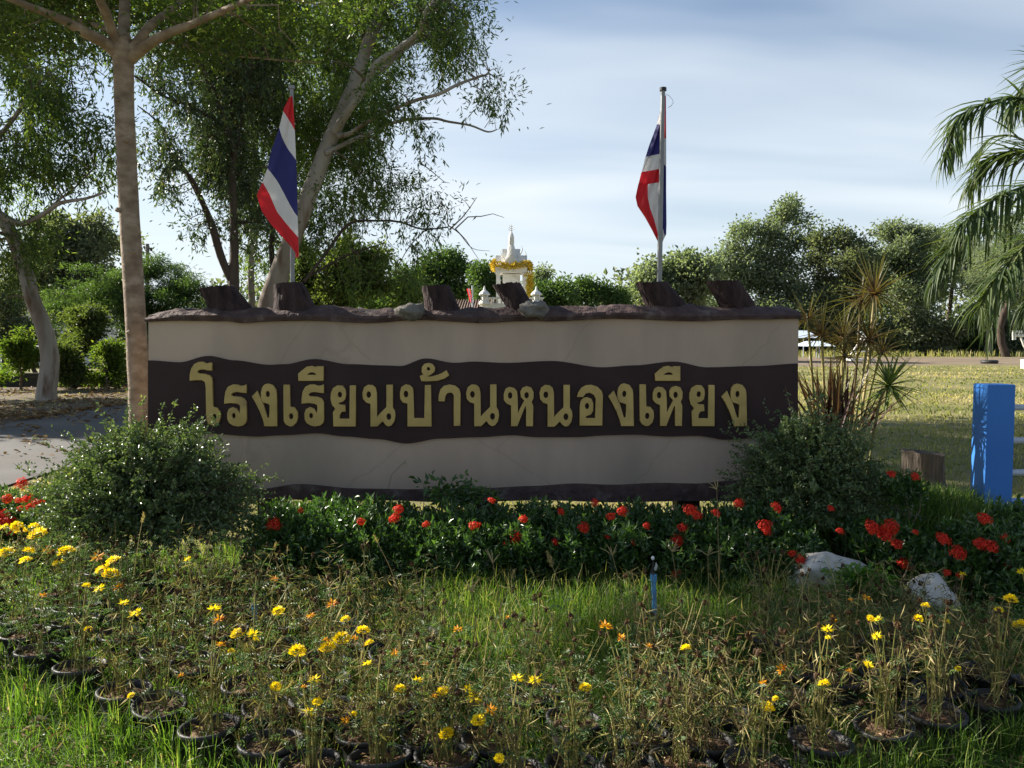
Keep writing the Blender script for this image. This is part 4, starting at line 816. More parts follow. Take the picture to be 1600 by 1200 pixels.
# utility pole and wires
up_ = thing('utility_pole', 'thin concrete utility pole right of the tan trunk', 'pole', (P(228, 500, 38).x, 38, 0))
b0 = P(228, 500, 38); t0 = P(230.5, 381, 38)
part('pole', M().tube([(b0.x, 38, 0), t0], [.11, .08], 8), MT['cement'], up_, True)
for k in range(3): part('insulator', M().ell((t0.x+.16, 38, t0.z-.25-k*.38), (.06, .06, .09), 8, 6), MT['darkwall'], up_)
for k, (e, lb) in enumerate([((330, 446), 'upper sagging wire running right from the utility pole'), ((320, 455), 'lower sagging wire running right from the utility pole')]):
    a = Vector((t0.x+.2, 38, t0.z-.3-k*.5)); e_ = P(e[0], e[1], 55)
    pts = [a.lerp(e_, t/10) - Vector((0, 0, .5*math.sin(t/10*math.pi))) for t in range(11)]
    solo('overhead_wire', M().tube(pts, .014, 4), MT['black'], lb, 'wire', 'wires from the utility pole')
# right side: canopies, frames, goal
for px0, px1, py0, py1, D2, lb, mm in ((1236, 1283, 516, 528, 70, 'pale blue canopy roof beyond the right end of the sign', 'canopyblue'), (1264, 1306, 533, 541, 66, 'low pale canopy roof behind the strap leaf stems', 'canopyblue')):
    a = P(px0, py1, D2); b_ = P(px1, py1, D2); zt = P(px0, py0, D2).z
    tt = thing('canopy', lb, 'canopy', ((a.x+b_.x)/2, D2, 0), 'canopies beyond the field')
    part('canopy_roof', M().add([(a.x, D2, a.z), (b_.x, D2, a.z), (b_.x-.5, D2+2, zt), (a.x+.5, D2+2, zt), (a.x, D2+4, a.z), (b_.x, D2+4, a.z)], [(0, 1, 2, 3), (3, 2, 5, 4), (0, 3, 4), ] if False else [(0, 1, 2, 3), (3, 2, 5, 4)]).add([(a.x, D2, a.z), (a.x+.5, D2+2, zt), (a.x, D2+4, a.z)], [(0, 1, 2)]).add([(b_.x, D2, a.z), (b_.x-.5, D2+2, zt), (b_.x, D2+4, a.z)], [(0, 1, 2)]), MT[mm], tt)
    for x in (a.x+.1, b_.x-.1):
        for y in (D2+.1, D2+3.9): part('leg', M().tube([(x, y, 0), (x, y, a.z)], .04, 6), MT['palegrey'], tt)
tf = thing('ladder_frame', 'white lattice frame on a base across the field behind the strap leaves', 'frame', (P(1343, 550, 62).x, 62, 0))
m = M(); s = 62/F
for a, b_ in (((1328, 556), (1350, 522)), ((1336, 556), (1355, 524)), ((1360, 556), (1348, 522)), ((1332, 549), (1358, 549)), ((1338, 541), (1356, 541)), ((1343, 533), (1353, 533))): m.tube([P(*a, 62), P(*b_, 62)], .05, 6)
part('lattice', m, MT['whitep'], tf); part('base', M().box((P(1326, 557, 62).x, 61.6, 0), (P(1364, 557, 62).x, 62.6, .12)), MT['whitep'], tf)
gp = thing('basketball_stand', 'white steel truss of a court stand at the right margin', 'stand', (P(1612, 560, 44).x, 44, 0))
m = M()
for a, b_ in (((1583, 516), (1583, 531)), ((1586, 516), (1586, 531)), ((1583, 518), (1625, 518)), ((1590, 525), (1625, 525)), ((1592, 519), (1600, 541)), ((1600, 541), (1640, 600)), ((1588, 525), (1596, 519)), ((1596, 525), (1604, 519)), ((1604, 525), (1612, 519)), ((1606, 530), (1625, 522)), ((1596, 530), (1622, 560)), ((1612, 519), (1650, 600))):
    m.tube([P(*a, 44), P(*b_, 44)], .06, 6)
part('truss', m, MT['whitep'], gp); part('base', M().box((P(1610, 590, 44).x, 43.5, 0), (P(1665, 590, 44).x, 44.9, .5)), MT['whitep'], gp)
solo('old_tyre', M().tube([(P(1546, 560, 54).x+.42*math.cos(t*math.pi/8), 54+.42*math.sin(t*math.pi/8), .12) for t in range(17)], .12, 8), MT['black'], 'dark tyre lying on the dirt track', 'tyre', smooth=True)

# ------------------------------------------------------------------ blue gate post with rails
DP = 6.4
gpst = thing('blue_rail_fence', 'bright blue square post and beam with pale pipe rails at the right margin', 'fence', (P(1560, 800, DP).x, DP, 0))
xa = P(1540.5, 700, DP).x; xb = P(1583.5, 700, DP).x; zt = P(1560, 601, DP).z
def bevbox(lo, hi, b=.006):
    bm_ = M(); x0, y0, z0 = lo; x1, y1, z1 = hi
    ring = lambda ins, z: [(x0+ins, y0+ins, z), (x1-ins, y0+ins, z), (x1-ins, y1-ins, z), (x0+ins, y1-ins, z)]
    v = ring(0, z0)+ring(0, z1-b)+ring(b, z1)
    return bm_.add(v, [(0, 1, 5, 4), (1, 2, 6, 5), (2, 3, 7, 6), (3, 0, 4, 7), (4, 5, 9, 8), (5, 6, 10, 9), (6, 7, 11, 10), (7, 4, 8, 11), (8, 9, 10, 11)])
part('post', bevbox((xa, DP, -.05), (xb, DP+.2, zt)), MT['blue'], gpst)
zbm = P(1600, 783, DP+.03).z
part('beam', bevbox((xb, DP+.03, -.05), (xb+3.2, DP+.17, zbm)), MT['blue'], gpst)
for py in (636.5, 688, 738):
    q = P(1590, py, DP+.1); part('rail', M().tube([(xb-.01, DP+.1, q.z), (xb+3.2, DP+.1, q.z)], .0235, 12, .5), MT['palegrey'], gpst, True)
part('post', bevbox((xb+3.2, DP, -.05), (xb+3.4, DP+.2, zt)), MT['blue'], gpst)

# ------------------------------------------------------------------ tree stump, stones, pipes
st = M(); n = 30; K = 8; vv = []; q = P(1441, 748, 8.9)
for i in range(K+1):
    t = i/K; rr = .19*(1+.12*t) + .05*(1-t)**3
    for j in range(n):
        an = 2*math.pi*j/n; w = 1+.09*noise.noise(Vector((math.cos(an)*2.5, math.sin(an)*2.5, t*.5)))+.05*math.sin(an*8+2*noise.noise(Vector((an, 0, t))))
        if abs(an-4.9) < .14: w -= .16
        vv.append((q.x+rr*w*math.cos(an), 8.9+rr*w*math.sin(an), -.02 + t*(P(1441, 706, 8.9).z+.02) + (.03*noise.noise(Vector((math.cos(an)*3, math.sin(an)*3, 2))) - .02*math.cos(an) if i == K else 0)))
st.add(vv, [(i*n+j, i*n+(j+1) % n, (i+1)*n+(j+1) % n, (i+1)*n+j) for i in range(K) for j in range(n)], .5)
st.add(vv[-n:]+[(q.x, 8.9, vv[-1][2]-.05)], [(j, (j+1) % n, n) for j in range(n)], .5)
solo('tree_stump', st, MT['deadwood'], 'weathered grey tree stump on the grass between bush and blue post', 'stump', smooth=True)
for k, (px, py, w, h, D2, lb) in enumerate([(1294, 893, 58, 36, 5.05, 'large whitewashed rock with grey patch below the right bush'), (1455, 925, 34, 34, 4.75, 'whitewashed rock half hidden by red flowers on the right'), (1478, 903, 26, 12, 5.0, 'small flat whitewashed rock behind the half hidden one')]):
    c = P(px, py, D2); s = D2/F
    bm = bmesh.new(); rr_ = random.Random(50+k*3)
    for _ in range(22):
        d_ = Vector([rr_.gauss(0, 1) for _q in range(3)]).normalized()*rr_.uniform(.8, 1.1); bm.verts.new((c.x+d_.x*w*s*1.2, D2+d_.y*.22, c.z-.03+d_.z*h*s*1.2-.1*d_.x*h*s))
    hull = bmesh.ops.convex_hull(bm, input=bm.verts); bmesh.ops.delete(bm, geom=[g_ for g_ in hull['geom_interior'] if isinstance(g_, bmesh.types.BMVert)], context='VERTS')
    bmesh.ops.bevel(bm, geom=bm.edges[:], offset=.012, segments=2, affect='EDGES', profile=.6)
    bmesh.ops.triangulate(bm, faces=bm.faces[:]); bmesh.ops.subdivide_edges(bm, edges=bm.edges[:], cuts=1)
    for v_ in bm.verts: v_.co += Vector((0, 0, 1))*noise.noise(v_.co*9)*.012 + Vector((1, .5, 0))*noise.noise(v_.co*13+Vector((5, 5, 5)))*.008
    bmesh.ops.triangulate(bm, faces=bm.faces[:]); bm.verts.index_update()
    solo('white_rock', M().add([tuple(v_.co) for v_ in bm.verts], [[v_.index for v_ in f_.verts] for f_ in bm.faces], .5), MT['stone'], lb, 'rock', 'painted rocks in the bed'); bm.free()
tp_ = thing('garden_tap', 'blue pipe standpipe with white sprinkler head in front of the hedge', 'standpipe', (P(1023, 975, 4.45).x, 4.45, 0))
a = P(1024, 975, 4.45); b_ = P(1021, 905, 4.45); a.z = -.02
part('pipe', M().tube([a, b_], .0135, 12, .5), MT['bluepipe'], tp_, True)
part('coupling', M().tube([b_-Vector((0, 0, .012)), b_+Vector((0, 0, .026))], .018, 12, .5), MT['bluepipe'], tp_, True)
c = P(1020, 890, 4.45)
part('riser', M().tube([b_+Vector((0, 0, .02)), c, P(1021, 878, 4.45)], [.006, .005, .004], 8).tube([P(1019, 896, 4.45), P(1020, 889, 4.45)], .011, 8), MT['black'], tp_)
part('sprinkler_head', M().ell(P(1020, 872, 4.45), (.009, .009, .012), 10, 8).add([P(1021, 893, 4.45), P(1025, 878, 4.43), P(1028, 884, 4.44), P(1026, 891, 4.47)], [(0, 1, 2, 3)]), MT['whiteplastic'], tp_)
tp2 = thing('garden_pipe', 'short blue pipe with pointed cap among marigolds left of centre', 'standpipe', (P(397, 960, 4.3).x, 4.3, 0))
a = P(400, 985, 4.3); a.z = -.02; part('pipe', M().tube([a, P(397, 938, 4.3)], .0135, 12, .5), MT['bluepipe'], tp2, True)
part('cap', M().lathe(P(397, 940, 4.3), [(.016, 0), (.014, .02), (.004, .045), (0, .046)], 10), MT['black'], tp2)

# ------------------------------------------------------------------ shoot-built glossy bushes
def shoot_bush(name, label, c, rad, n, per, L, W, mat, up=.55, wild=.12, group=None, seedy=1.0):
    root = thing(name, label, 'bush', (c[0], c[1], 0), group); c = np.array(c, float); rad = np.array(rad, float)
    d = unit(rs.normal(size=(n, 3)) + np.array([0, 0, up])); d[:, 2] = np.abs(d[:, 2])*1.0 - .12
    ext = .6+.4*rs.rand(n); w = rs.rand(n) < wild; ext[w] *= 1.15+rs.rand(w.sum())*.3
    base = c + d*rad*.2; base[:, 2] = np.maximum(base[:, 2], .03)
    lump = np.array([1+.16*noise.noise(Vector(q)*2.2) for q in d])[:, None]
    tip = c + d*rad*ext[:, None]*lump
    ctrl = (base+tip)/2 + rs.normal(size=(n, 3))*.05 + np.array([0, 0, .07])
    m = M()
    for i in rs.permutation(n)[:n//2]:
        pts = [base[i]*(1-t)**2+2*ctrl[i]*t*(1-t)+tip[i]*t*t for t in (0, .33, .66, 1)]; m.tube(pts, [.004, .003, .002, .001], 3, cap=False)
    part('stems', m, MT['twig'], root)
    t = .22+.78*rs.rand(n, per)**.8; T = t[..., None]
    pos = base[:, None]*(1-T)**2+2*ctrl[:, None]*T*(1-T)+tip[:, None]*T*T + rs.normal(size=(n, per, 3))*.008
    tang = unit(tip-base)[:, None]
    dr = tang*.5 + rs.normal(size=(n, per, 3))*.8
    pos = pos.reshape(-1, 3); dr = dr.reshape(-1, 3); N = len(pos); pos[:, 2] = np.maximum(pos[:, 2], .01)
    a = np.clip(np.repeat(rs.rand(n), per)*.4+rs.rand(N)*.6, 0, 1)
    ml = M(); ml.leaves(pos, dr, rs.normal(size=(N, 3))*.6+np.array([0, 0, .7]), L*(.6+.8*rs.rand(N)), W*(.6+.8*rs.rand(N)), a)
    part('foliage', ml, MT[mat], root)
    return root
shoot_bush('glossy_bush', 'large rounded bush with tiny glossy leaves before the left end of the sign', (P(228, 800, 5.25).x, 5.25, .42), (.76, .6, .8), 1850, 42, .025, .0155, 'bush', .55, .1)
shoot_bush('glossy_bush', 'dark small leaved bush against the right end of the sign', (P(1262, 800, 5.85).x, 5.85, .42), (.62, .5, .78), 1400, 44, .024, .015, 'bush', .7, .16)

# ------------------------------------------------------------------ red flowered hedges
def ixora_mesh(seed):
    r_ = np.random.RandomState(seed); m = M(); n = 46
    for i in range(n):
        ph = i*2.4; z = 1-.85*(i+.5)/n; r = math.sqrt(1-z*z); d = np.array([r*math.cos(ph), r*math.sin(ph), z*.75]); p = d*.034*(1+.15*r_.randn())
        t1 = unit(np.cross(d, [0.3, .2, 1.])); t2 = unit(np.cross(d, t1)); a0_ = r_.rand()*3
        for k in range(4):
            an = a0_+k*math.pi/2; q = t1*math.cos(an)+t2*math.sin(an)
            m.leaves(p[None], (q+unit(d)*.25)[None], unit(d)[None], .011, .0065, np.array([r_.rand()]), .1)
        m.tube([p*.2, p], [.0008, .0008], 3, .1, cap=False)
    return m.mesh('flower_head', MT['red'])
IXM = [ixora_mesh(k) for k in range(4)]
def hedge(label, blobs, n, flowers, D, L=.046, W=.02, mat='ixora', stems=60, group='red flowered hedges around the sign', gap=-.5):
    c = np.mean([b[0] for b in blobs], 0)
    root = thing('flowering_hedge', label, 'hedge', (c[0], c[1], 0), group)
    C = sample(blobs, n, gap, 2.5, .33); C = C[C[:, 2] > .0]
    m = M()
    for i in rs.permutation(len(C))[:stems]:
        q = C[i]; pts, rd = wiggle((q[0]*.8+c[0]*.2 if False else q[0]+rs.randn()*.05, q[1]+rs.randn()*.05, 0), q, 4, .06, .007, .002); m.tube(pts, rd, 4, cap=False)
    part('stems', m, MT['twig'], root)
    per = 9; k = len(C); N = k*per
    ax = unit(rs.normal(size=(k, 3))*.5+np.array([0, -.15, 1]))
    an = (np.arange(per)*2.4)[None]+rs.rand(k, 1)*6; t = np.linspace(0, 1, per)[None]
    r1 = unit(np.cross(ax, rs.normal(size=(k, 3)))); r2 = np.cross(ax, r1)
    out = r1[:, None]*np.cos(an)[..., None]+r2[:, None]*np.sin(an)[..., None]
    pos = C[:, None]+ax[:, None]*(t[..., None]-.5)*.09
    dr = out*(1.1-.6*t[..., None])+ax[:, None]*(.35+.8*t[..., None])+rs.normal(size=(k, per, 3))*.15
    ml = M(); ml.leaves(pos.reshape(-1, 3), dr.reshape(-1, 3), (ax[:, None]*1.0-out*.3+rs.normal(size=(k, per, 3))*.2).reshape(-1, 3), L*(.6+.7*rs.rand(N)), W*(.7+.6*rs.rand(N)), np.clip(np.repeat(rs.rand(k), per)*.5+rs.rand(N)*.5, 0, 1), .2)
    part('foliage', ml, MT[mat], root)
    for i, fl in enumerate(flowers):
        px, py = fl[:2]; s_ = fl[2] if len(fl) > 2 else 1.0; DD = fl[3] if len(fl) > 3 else D
        p = P(px, py, DD+rs.randn()*.04); nn = Vector((rs.randn()*.3, -.6+rs.randn()*.2, .8))
        inst('flower_head', IXM[i % 4], root, frame(p, (nn.cross(Vector((1, 0, .1)))), nn, s_*(.9+.3*rs.rand())))
    return root
hb_ = []
for px in range(435, 1240, 38):
    t = ipol([(430, 800), (500, 785), (600, 795), (700, 800), (800, 800), (950, 800), (1080, 803), (1180, 793), (1240, 805)], px) + rs.randn()*5
    D2 = 5.62; h = P(px, t-4, D2).z
    hb_.append((np.array([P(px, t, D2).x, D2+rs.randn()*.05, h*.46]), np.array([.17, .5, h*.55]), 1.0))
hedge('long low hedge with red flower clusters running under the sign', hb_, 8600,
      [(428, 820, 1.1), (623, 797), (617, 811), (742, 823, 1.1), (808, 840, 1.1), (912, 825), (972, 799), (955, 808, .8), (930, 786, .7), (1058, 845), (1066, 826, .9), (1078, 797), (1090, 806, .8), (1118, 803, .9), (1154, 787), (1195, 822, 1.1), (868, 847, .7), (818, 812, .7), (666, 820, .7), (564, 815, .6), (876, 800, .7), (446, 850, .7), (990, 848, .6), (1057, 897, .8), (1198, 830, .8), (1212, 794, .9), (1010, 822, .6), (768, 783, .6), (470, 798, .5), (790, 850, .5), (950, 838, .5)], 5.27)
hedge('red flowered bushy edging at the left margin behind the yellow marigolds', [blob(20, 810, 70, 40, 6.0, .35), blob(80, 800, 40, 40, 5.9, .3), blob(-60, 830, 70, 60, 5.7, .35)], 900,
      [(35, 757, 1.1), (12, 780), (45, 779), (30, 783, .7), (46, 795, .8), (6, 806, 1.3), (12, 818, 1.3), (60, 788), (75, 807, .9), (100, 835, .9), (32, 795, .7), (20, 828, 1.2), (3, 822, 1.2)], 5.6, L=.05)
hedge('red flowered bush at the right margin below the blue post', [blob(1540, 860, 60, 50, 5.0, .35), blob(1600, 850, 60, 60, 5.1, .35), blob(1490, 890, 40, 40, 4.95, .25), blob(1570, 920, 60, 40, 4.8, .3)], 1500,
      [(1473, 844), (1497, 865, 1.2), (1530, 851, 1.2), (1546, 856, 1.2), (1538, 812, 1.1), (1570, 842, .8), (1500, 900, .7), (1575, 882, .6), (1480, 895, .5)], 4.75)
hedge('low red flowered bush between the right bush and the blue post', [blob(1395, 860, 50, 40, 5.35, .3), blob(1350, 850, 40, 34, 5.4, .25), blob(1240, 880, 30, 40, 5.2, .2), blob(1430, 870, 40, 40, 5.3, .25), blob(1410, 768, 34, 22, 5.6, .15)], 1150,
      [(1362, 826, 1.5), (1392, 824, 1.3), (1384, 838, 1.3), (1401, 851, 1), (1378, 830, 1), (1412, 882, 1), (1312, 831, .8), (1392, 742, .9, 5.45), (1430, 745, .8, 5.45), (1430, 832, .6), (1250, 875, .9), (1238, 866, .7), (1298, 795, .5)], 5.1)

# ------------------------------------------------------------------ strap-leaved plant right of the sign
def strap_mesh(L, W, droop, mat, name='leaf', n=6):
    m = M(); v = []
    for i in range(n+1):
        t = i/n; w = W*.5*min(1, .55+t*3)*(1-t**2.2)+.0003; y = L*t*(1-.12*droop*t); z = -droop*L*t*t*.55
        v += [(-w, y, z+w*.5), (0, y, z), (w, y, z+w*.5)]
    f = []
    for i in range(n):
        for j in range(2): f.append((3*i+j, 3*i+j+1, 3*i+4+j, 3*i+3+j))
    m.add(v, f, np.repeat(np.linspace(.2, .9, n+1), 3)*1.0)
    return m.mesh(name, mat)
SM = [strap_mesh(.4, .021, d_, MT['ribbon']) for d_ in (.05, .3, .7)] + [strap_mesh(.3, .024, d_, MT['fan']) for d_ in (.05, .25)] + [strap_mesh(.46, .026, d_, MT['ribbonred']) for d_ in (.0, .35)]
DT = 7.1
ti = thing('strap_leaf_plant', 'tall stems with spiky bronze green leaf heads right of the sign', 'plant', (P(1310, 700, DT).x, DT, 0))
heads = [(1366, 460, 0, 1.0, 40, 0), (1345, 470, .25, .8, 20, 0), (1262, 500, .1, .7, 26, 0), (1284, 524, -.1, .8, 32, 0), (1318, 530, .15, .85, 34, 0), (1357, 532, -.1, .95, 36, 0), (1320, 556, -.15, .7, 26, 0), (1378, 550, .1, .75, 26, 0)]
nleaf = 0
for hx, hy, dd, sz, nl, kind in heads:
    p = P(hx, hy, DT+dd); b_ = P(1300+(hx-1300)*.25+rs.randn()*8, 680, DT+dd*.4); b_.z = 0
    mid_ = P(1300+(hx-1300)*.8, 600, DT+dd)
    pts, rd = refine([b_, mid_, p], [.014, .012, .009], 5)
    part('stem', M().tube(pts, rd, 7), MT['drystem'], ti, True)
    hd = part('leaf_head', M().ell(p, (.014, .014, .035), 8, 6), MT['ribbon'], ti)
    nl = int(nl*1.2)
    for k in range(nl):
        an = k*2.4+rs.rand()*.4; el = R(78 - 105*(k/nl)**.8) + rs.randn()*.12
        d = Vector((math.cos(an)*math.cos(el), math.sin(an)*math.cos(el), math.sin(el)))
        mi = 0 if el > .8 else (1 if el > .2 or rs.rand() < .4 else 2)
        inst('leaf', SM[mi], hd, frame(p, d, (0, 0, 1), sz*(.8+.35*rs.rand()))); nleaf += 1
# maroon clump
fx = thing('maroon_clump', 'upright clump of maroon strap leaves at the foot of the tall stems', 'plant', (P(1308, 700, 6.95).x, 6.95, 0))
for k in range(64):
    c = P(1305+rs.randn()*22, 662+rs.rand()*20, 6.95+rs.randn()*.12); an = rs.rand()*6.28; el = R(52+rs.rand()*34)
    side = (c.x-P(1305, 660, 6.95).x)*2.5
    d = Vector((math.cos(an)*math.cos(el)+side, math.sin(an)*math.cos(el)*.7, math.sin(el)))
    inst('leaf', SM[5 if rs.rand() < .7 else 6], fx, frame(c, d, (0, 0, 1), 1.0+.45*rs.rand()))
part('core', M().tube([(P(1305, 700, 6.95).x, 6.95, 0), P(1305, 668, 6.95)], [.06, .045], 8), MT['drystem'], fx)
# green fan head on the right
fn = thing('green_fan_plant', 'single stem with stiff green yellow fan leaves right of the maroon clump', 'plant', (P(1380, 700, 6.8).x, 6.8, 0))
p = P(1389, 603, 6.8); b_ = P(1345, 690, 6.8); b_.z = 0
part('stem', M().tube(*refine([b_, P(1372, 640, 6.8), p], [.014, .012, .01], 5), 7), MT['drystem'], fn, True)
for k in range(46):
    an = k*2.4; el = R(75-130*(k/46)) + rs.randn()*.1
    d = Vector((math.cos(an)*math.cos(el), math.sin(an)*math.cos(el), math.sin(el)))
    inst('leaf', SM[3 if rs.rand() < .6 else 4], fn, frame(p, d, (0, 0, 1), 1.0+.25*rs.rand()))

# ------------------------------------------------------------------ palm at the right margin
PLM = [strap_mesh(.42, .03, d_, MT['palm'], 'leaflet', 4) for d_ in (.25, .7, 1.2)]
PX = P(1690, 300, 8.6)
pl = thing('palm_tree', 'feather palm with arching dark fronds entering from the right margin', 'palm', (PX.x, 8.6, 0))
part('trunk', M().tube([(PX.x, 8.6, -.1), (PX.x, 8.6, 1.2), (PX.x+.02, 8.6, PX.z-.35)], [.13, .1, .085], 12), MT['deadwood'], pl, True)
fr_px = [[(1690, 250, 0), (1650, 190, -.1), (1600, 155, -.3), (1545, 160, -.4), (1498, 185, -.5), (1478, 245, -.6)],
         [(1690, 270, 0), (1650, 250, .1), (1600, 235, .3), (1550, 248, .5), (1515, 290, .7)],
         [(1690, 300, 0), (1640, 285, -.3), (1590, 295, -.6), (1540, 320, -.8), (1500, 352, -1)],
         [(1690, 310, 0), (1640, 320, 0), (1580, 340, 0), (1520, 365, 0), (1480, 395, 0), (1455, 445, .05)],
         [(1690, 330, 0), (1650, 350, -.4), (1600, 385, -.7), (1560, 430, -.9), (1530, 480, -1)],
         [(1690, 260, 0), (1670, 170, .3), (1640, 100, .5), (1605, 130, .7), (1580, 170, .8)],
         [(1690, 330, 0), (1670, 380, .3), (1630, 440, .4), (1600, 480, .5)],
         [(1690, 350, 0), (1640, 390, .1), (1590, 430, .1), (1560, 480, .1), (1545, 520, .1)],
         [(1690, 300, 0), (1640, 250, .3), (1590, 215, .5), (1550, 215, .6), (1525, 240, .7)],
         [(1690, 280, 0), (1760, 200, 0), (1840, 190, 0), (1900, 260, .1)],
         [(1690, 300, 0), (1780, 300, .4), (1860, 350, .8), (1890, 420, .9)],
         [(1690, 280, 0), (1700, 200, 1), (1720, 190, 1.8), (1740, 260, 2.3)]]
cnt = 0
for fi, q in enumerate(fr_px):
    pts, rd = refine([P(a, b_, 8.6+c*.9) for a, b_, c in q], list(np.linspace(.02, .004, len(q))), 8)
    fr = part('frond', M().tube(pts, rd, 5), MT['palm'], pl, True)
    nl = 150 if fi < 7 else 24; K = len(pts)-1; ex = M()
    for k in range(nl):
        t = .1+.9*(k+rs.rand()*.6)/nl; i = min(int(t*K), K-1); a = pts[i].lerp(pts[i+1], t*K-i); tg = (pts[i+1]-pts[i]).normalized()
        sgn = 1 if k % 2 else -1; sdv = tg.cross(Vector((0, 0, 1))).normalized()*sgn
        d = (tg*(.5+.5*t)+sdv*(.15+.75*rs.rand())+Vector((rs.randn()*.15, rs.randn()*.15, .45-1.15*rs.rand())))
        scl = (.55+.6*math.sin(min(1, t*1.05)*math.pi*.8))*(.85+.3*rs.rand())
        if t > .93: scl *= .8
        mi = int(rs.choice([0, 1, 1, 2]))
        if fi < 7 and cnt < 295 and (k % 3 != 2):
            inst('leaflet', PLM[mi], fr, frame(a, d, (0, 0, 1), scl)); cnt += 1
        else:
            mw_ = np.array(frame(a, d, (0, 0, 1), scl)); me = PLM[mi]; v = np.empty(len(me.vertices)*3); me.vertices.foreach_get('co', v); v = v.reshape(-1, 3)
            ex.add(v@mw_[:3, :3].T+mw_[:3, 3], [list(pp.vertices) for pp in me.polygons], rs.rand())
    if ex.n: part('leaflets', ex, MT['palm'], fr, kind='stuff')

# ------------------------------------------------------------------ marigolds in black pots
FL = dict(Y=[], O=[], B=[])
raw = """Y 5 824 14;Y 26 823 16;Y 33 831 16;Y 54 823 14;Y 60 836 25;Y 11 864 20;Y 45 862 16;Y 40 877 16;O 75 861 18;Y 104 863 22;Y 92 881 16;O 152 871 20;Y 177 878 20;Y 158 891 15;Y 173 898 22;Y 293 874 11
Y 135 916 12;Y 155 920 16;O 186 918 18;O 68 930 12;Y 193 942 14;Y 211 959 19;Y 138 983 10;Y 334 951 18;O 342 969 20;B 350 933 16;Y 372 991 20;Y 395 992 20;O 346 1007 16;Y 361 1018 10;O 283 1056 12;Y 205 1087 10
O 429 905 12;O 519 944 18;Y 435 955 16;O 486 962 14;Y 540 968 13;Y 567 986 18;Y 534 998 23;Y 465 1018 23;O 510 1000 14;Y 512 1013 22;O 554 997 12;Y 577 1006 14;O 617 1021 14;Y 573 1037 14;Y 491 1062 18;Y 431 1073 15;Y 496 1097 14;Y 483 1112 20;O 475 1073 10;Y 653 1062 15;Y 625 1077 16;Y 692 1080 16;O 715 984 16;O 664 1037 12;Y 731 1076 14;Y 741 1090 22;O 766 1110 20;Y 748 1126 20;Y 698 1146 20;Y 780 1185 14;O 540 1125 16;Y 553 1115 8;O 678 1088 10;O 793 965 8
Y 808 1060 20;Y 836 1062 22;O 946 979 22;O 971 997 16;Y 914 1075 16;Y 1072 1014 16;O 1015 1010 12;B 870 1131 18;B 840 1052 14;O 1193 1067 14;Y 1198 1105 18
Y 1293 983 18;O 1301 968 14;Y 1294 996 10;O 1354 935 14;Y 1360 966 10;Y 1372 967 12;O 1329 938 9;Y 1370 994 15;Y 1446 947 12;Y 1435 967 13;Y 1479 972 9;O 1221 1046 18;Y 1357 1039 16;Y 1288 1070 17;O 1327 1048 11;Y 1203 1108 14;Y 1212 1092 10;Y 1497 1045 8;Y 1579 937 18;Y 1561 953 13;Y 1594 978 20;Y 1597 893 14;Y 1505 897 10
B 802 961 13;B 817 968 13;B 840 987 11;B 979 972 13;B 1037 993 13;B 938 990 14;B 1108 993 16;B 1120 998 14;B 1170 995 20;B 1195 990 16;B 1120 1015 16;B 1185 1020 18;B 1146 967 13;B 1133 1005 14;B 1300 970 14;B 1327 957 13;B 1326 985 14;B 1228 1010 15;B 1279 978 13;B 1220 985 16;B 1200 912 12;B 1436 938 13;B 1400 975 14;B 1455 963 12;B 1410 1000 13;B 1345 925 12;B 1438 912 13
B 565 992 14;B 602 985 11;B 625 986 12;B 653 990 13;B 668 1000 14;B 693 1008 12;B 595 1018 14;B 645 1033 12;B 718 1000 11;B 480 983 11;B 486 1035 14;B 520 1066 13;B 505 1072 13;B 610 1049 12;B 635 1045 12;B 580 1107 13;B 638 1078 13;B 758 1100 13;B 710 1025 12;B 768 966 12;B 788 977 13;B 240 870 12;B 249 848 11;B 228 866 12;B 296 862 12;B 306 871 12;B 281 885 11;B 368 895 12;B 145 950 14;B 107 952 11;B 240 923 13;B 310 910 11;B 292 940 11;B 270 990 12;B 300 977 12;B 335 997 12;B 384 1000 13
B 897 1000 13;B 892 1022 12;B 880 1035 13;B 847 1020 11;B 895 1068 13;B 918 1085 12;B 945 1090 12;B 1012 1055 14;B 1045 1075 18;B 1060 1045 13;B 905 1130 12;B 832 1100 12;B 1157 1135 12;B 1050 1010 12;B 1300 1048 12;B 1390 1040 14;B 1405 1045 12;B 1560 955 12;B 1545 990 12;B 1558 1010 12"""
flowers = []
for ln_ in raw.replace('\n', ';').split(';'):
    k, a, b_, c = ln_.split(); flowers.append((k, float(a), float(b_), float(c)))
front = [(-35, 1003), (48, 1024), (125, 1046), (190, 1078), (262, 1104), (335, 1135), (412, 1165), (505, 1192), (600, 1200), (690, 1190), (785, 1205), (885, 1212), (985, 1196), (1080, 1205), (1182, 1196), (1288, 1162), (1385, 1132), (1470, 1112), (1552, 1094), (1630, 1078)]
PR = .112; PH = .15
plants = []
for i, (a, b_) in enumerate(front):
    g = G(a, b_, PH); plants.append([g.x+rs.randn()*.02, g.y+abs(rs.randn())*.04, 0, i])
nf = len(front)
for row in (1, 2, 3, 4, 5, 6):
    for i in range(nf-1):
        a = Vector(plants[i][:2]); b_ = Vector(plants[i+1][:2]); mid = (a+b_)/2 if row % 2 else a.copy()
        y = mid.y + .2*row + rs.randn()*.02; x = mid.x + rs.randn()*.02
        if row >= 3 and (row > 3 or i % 2) and 8 < i < (13 if row < 5 else 15): continue
        if row > 4 and i > 16: continue
        if row > 5 and i > 8: continue
        if any((x-q[0])**2+(y-q[1])**2 < .2**2 for q in plants): continue
        plants.append([x, y, row, i])
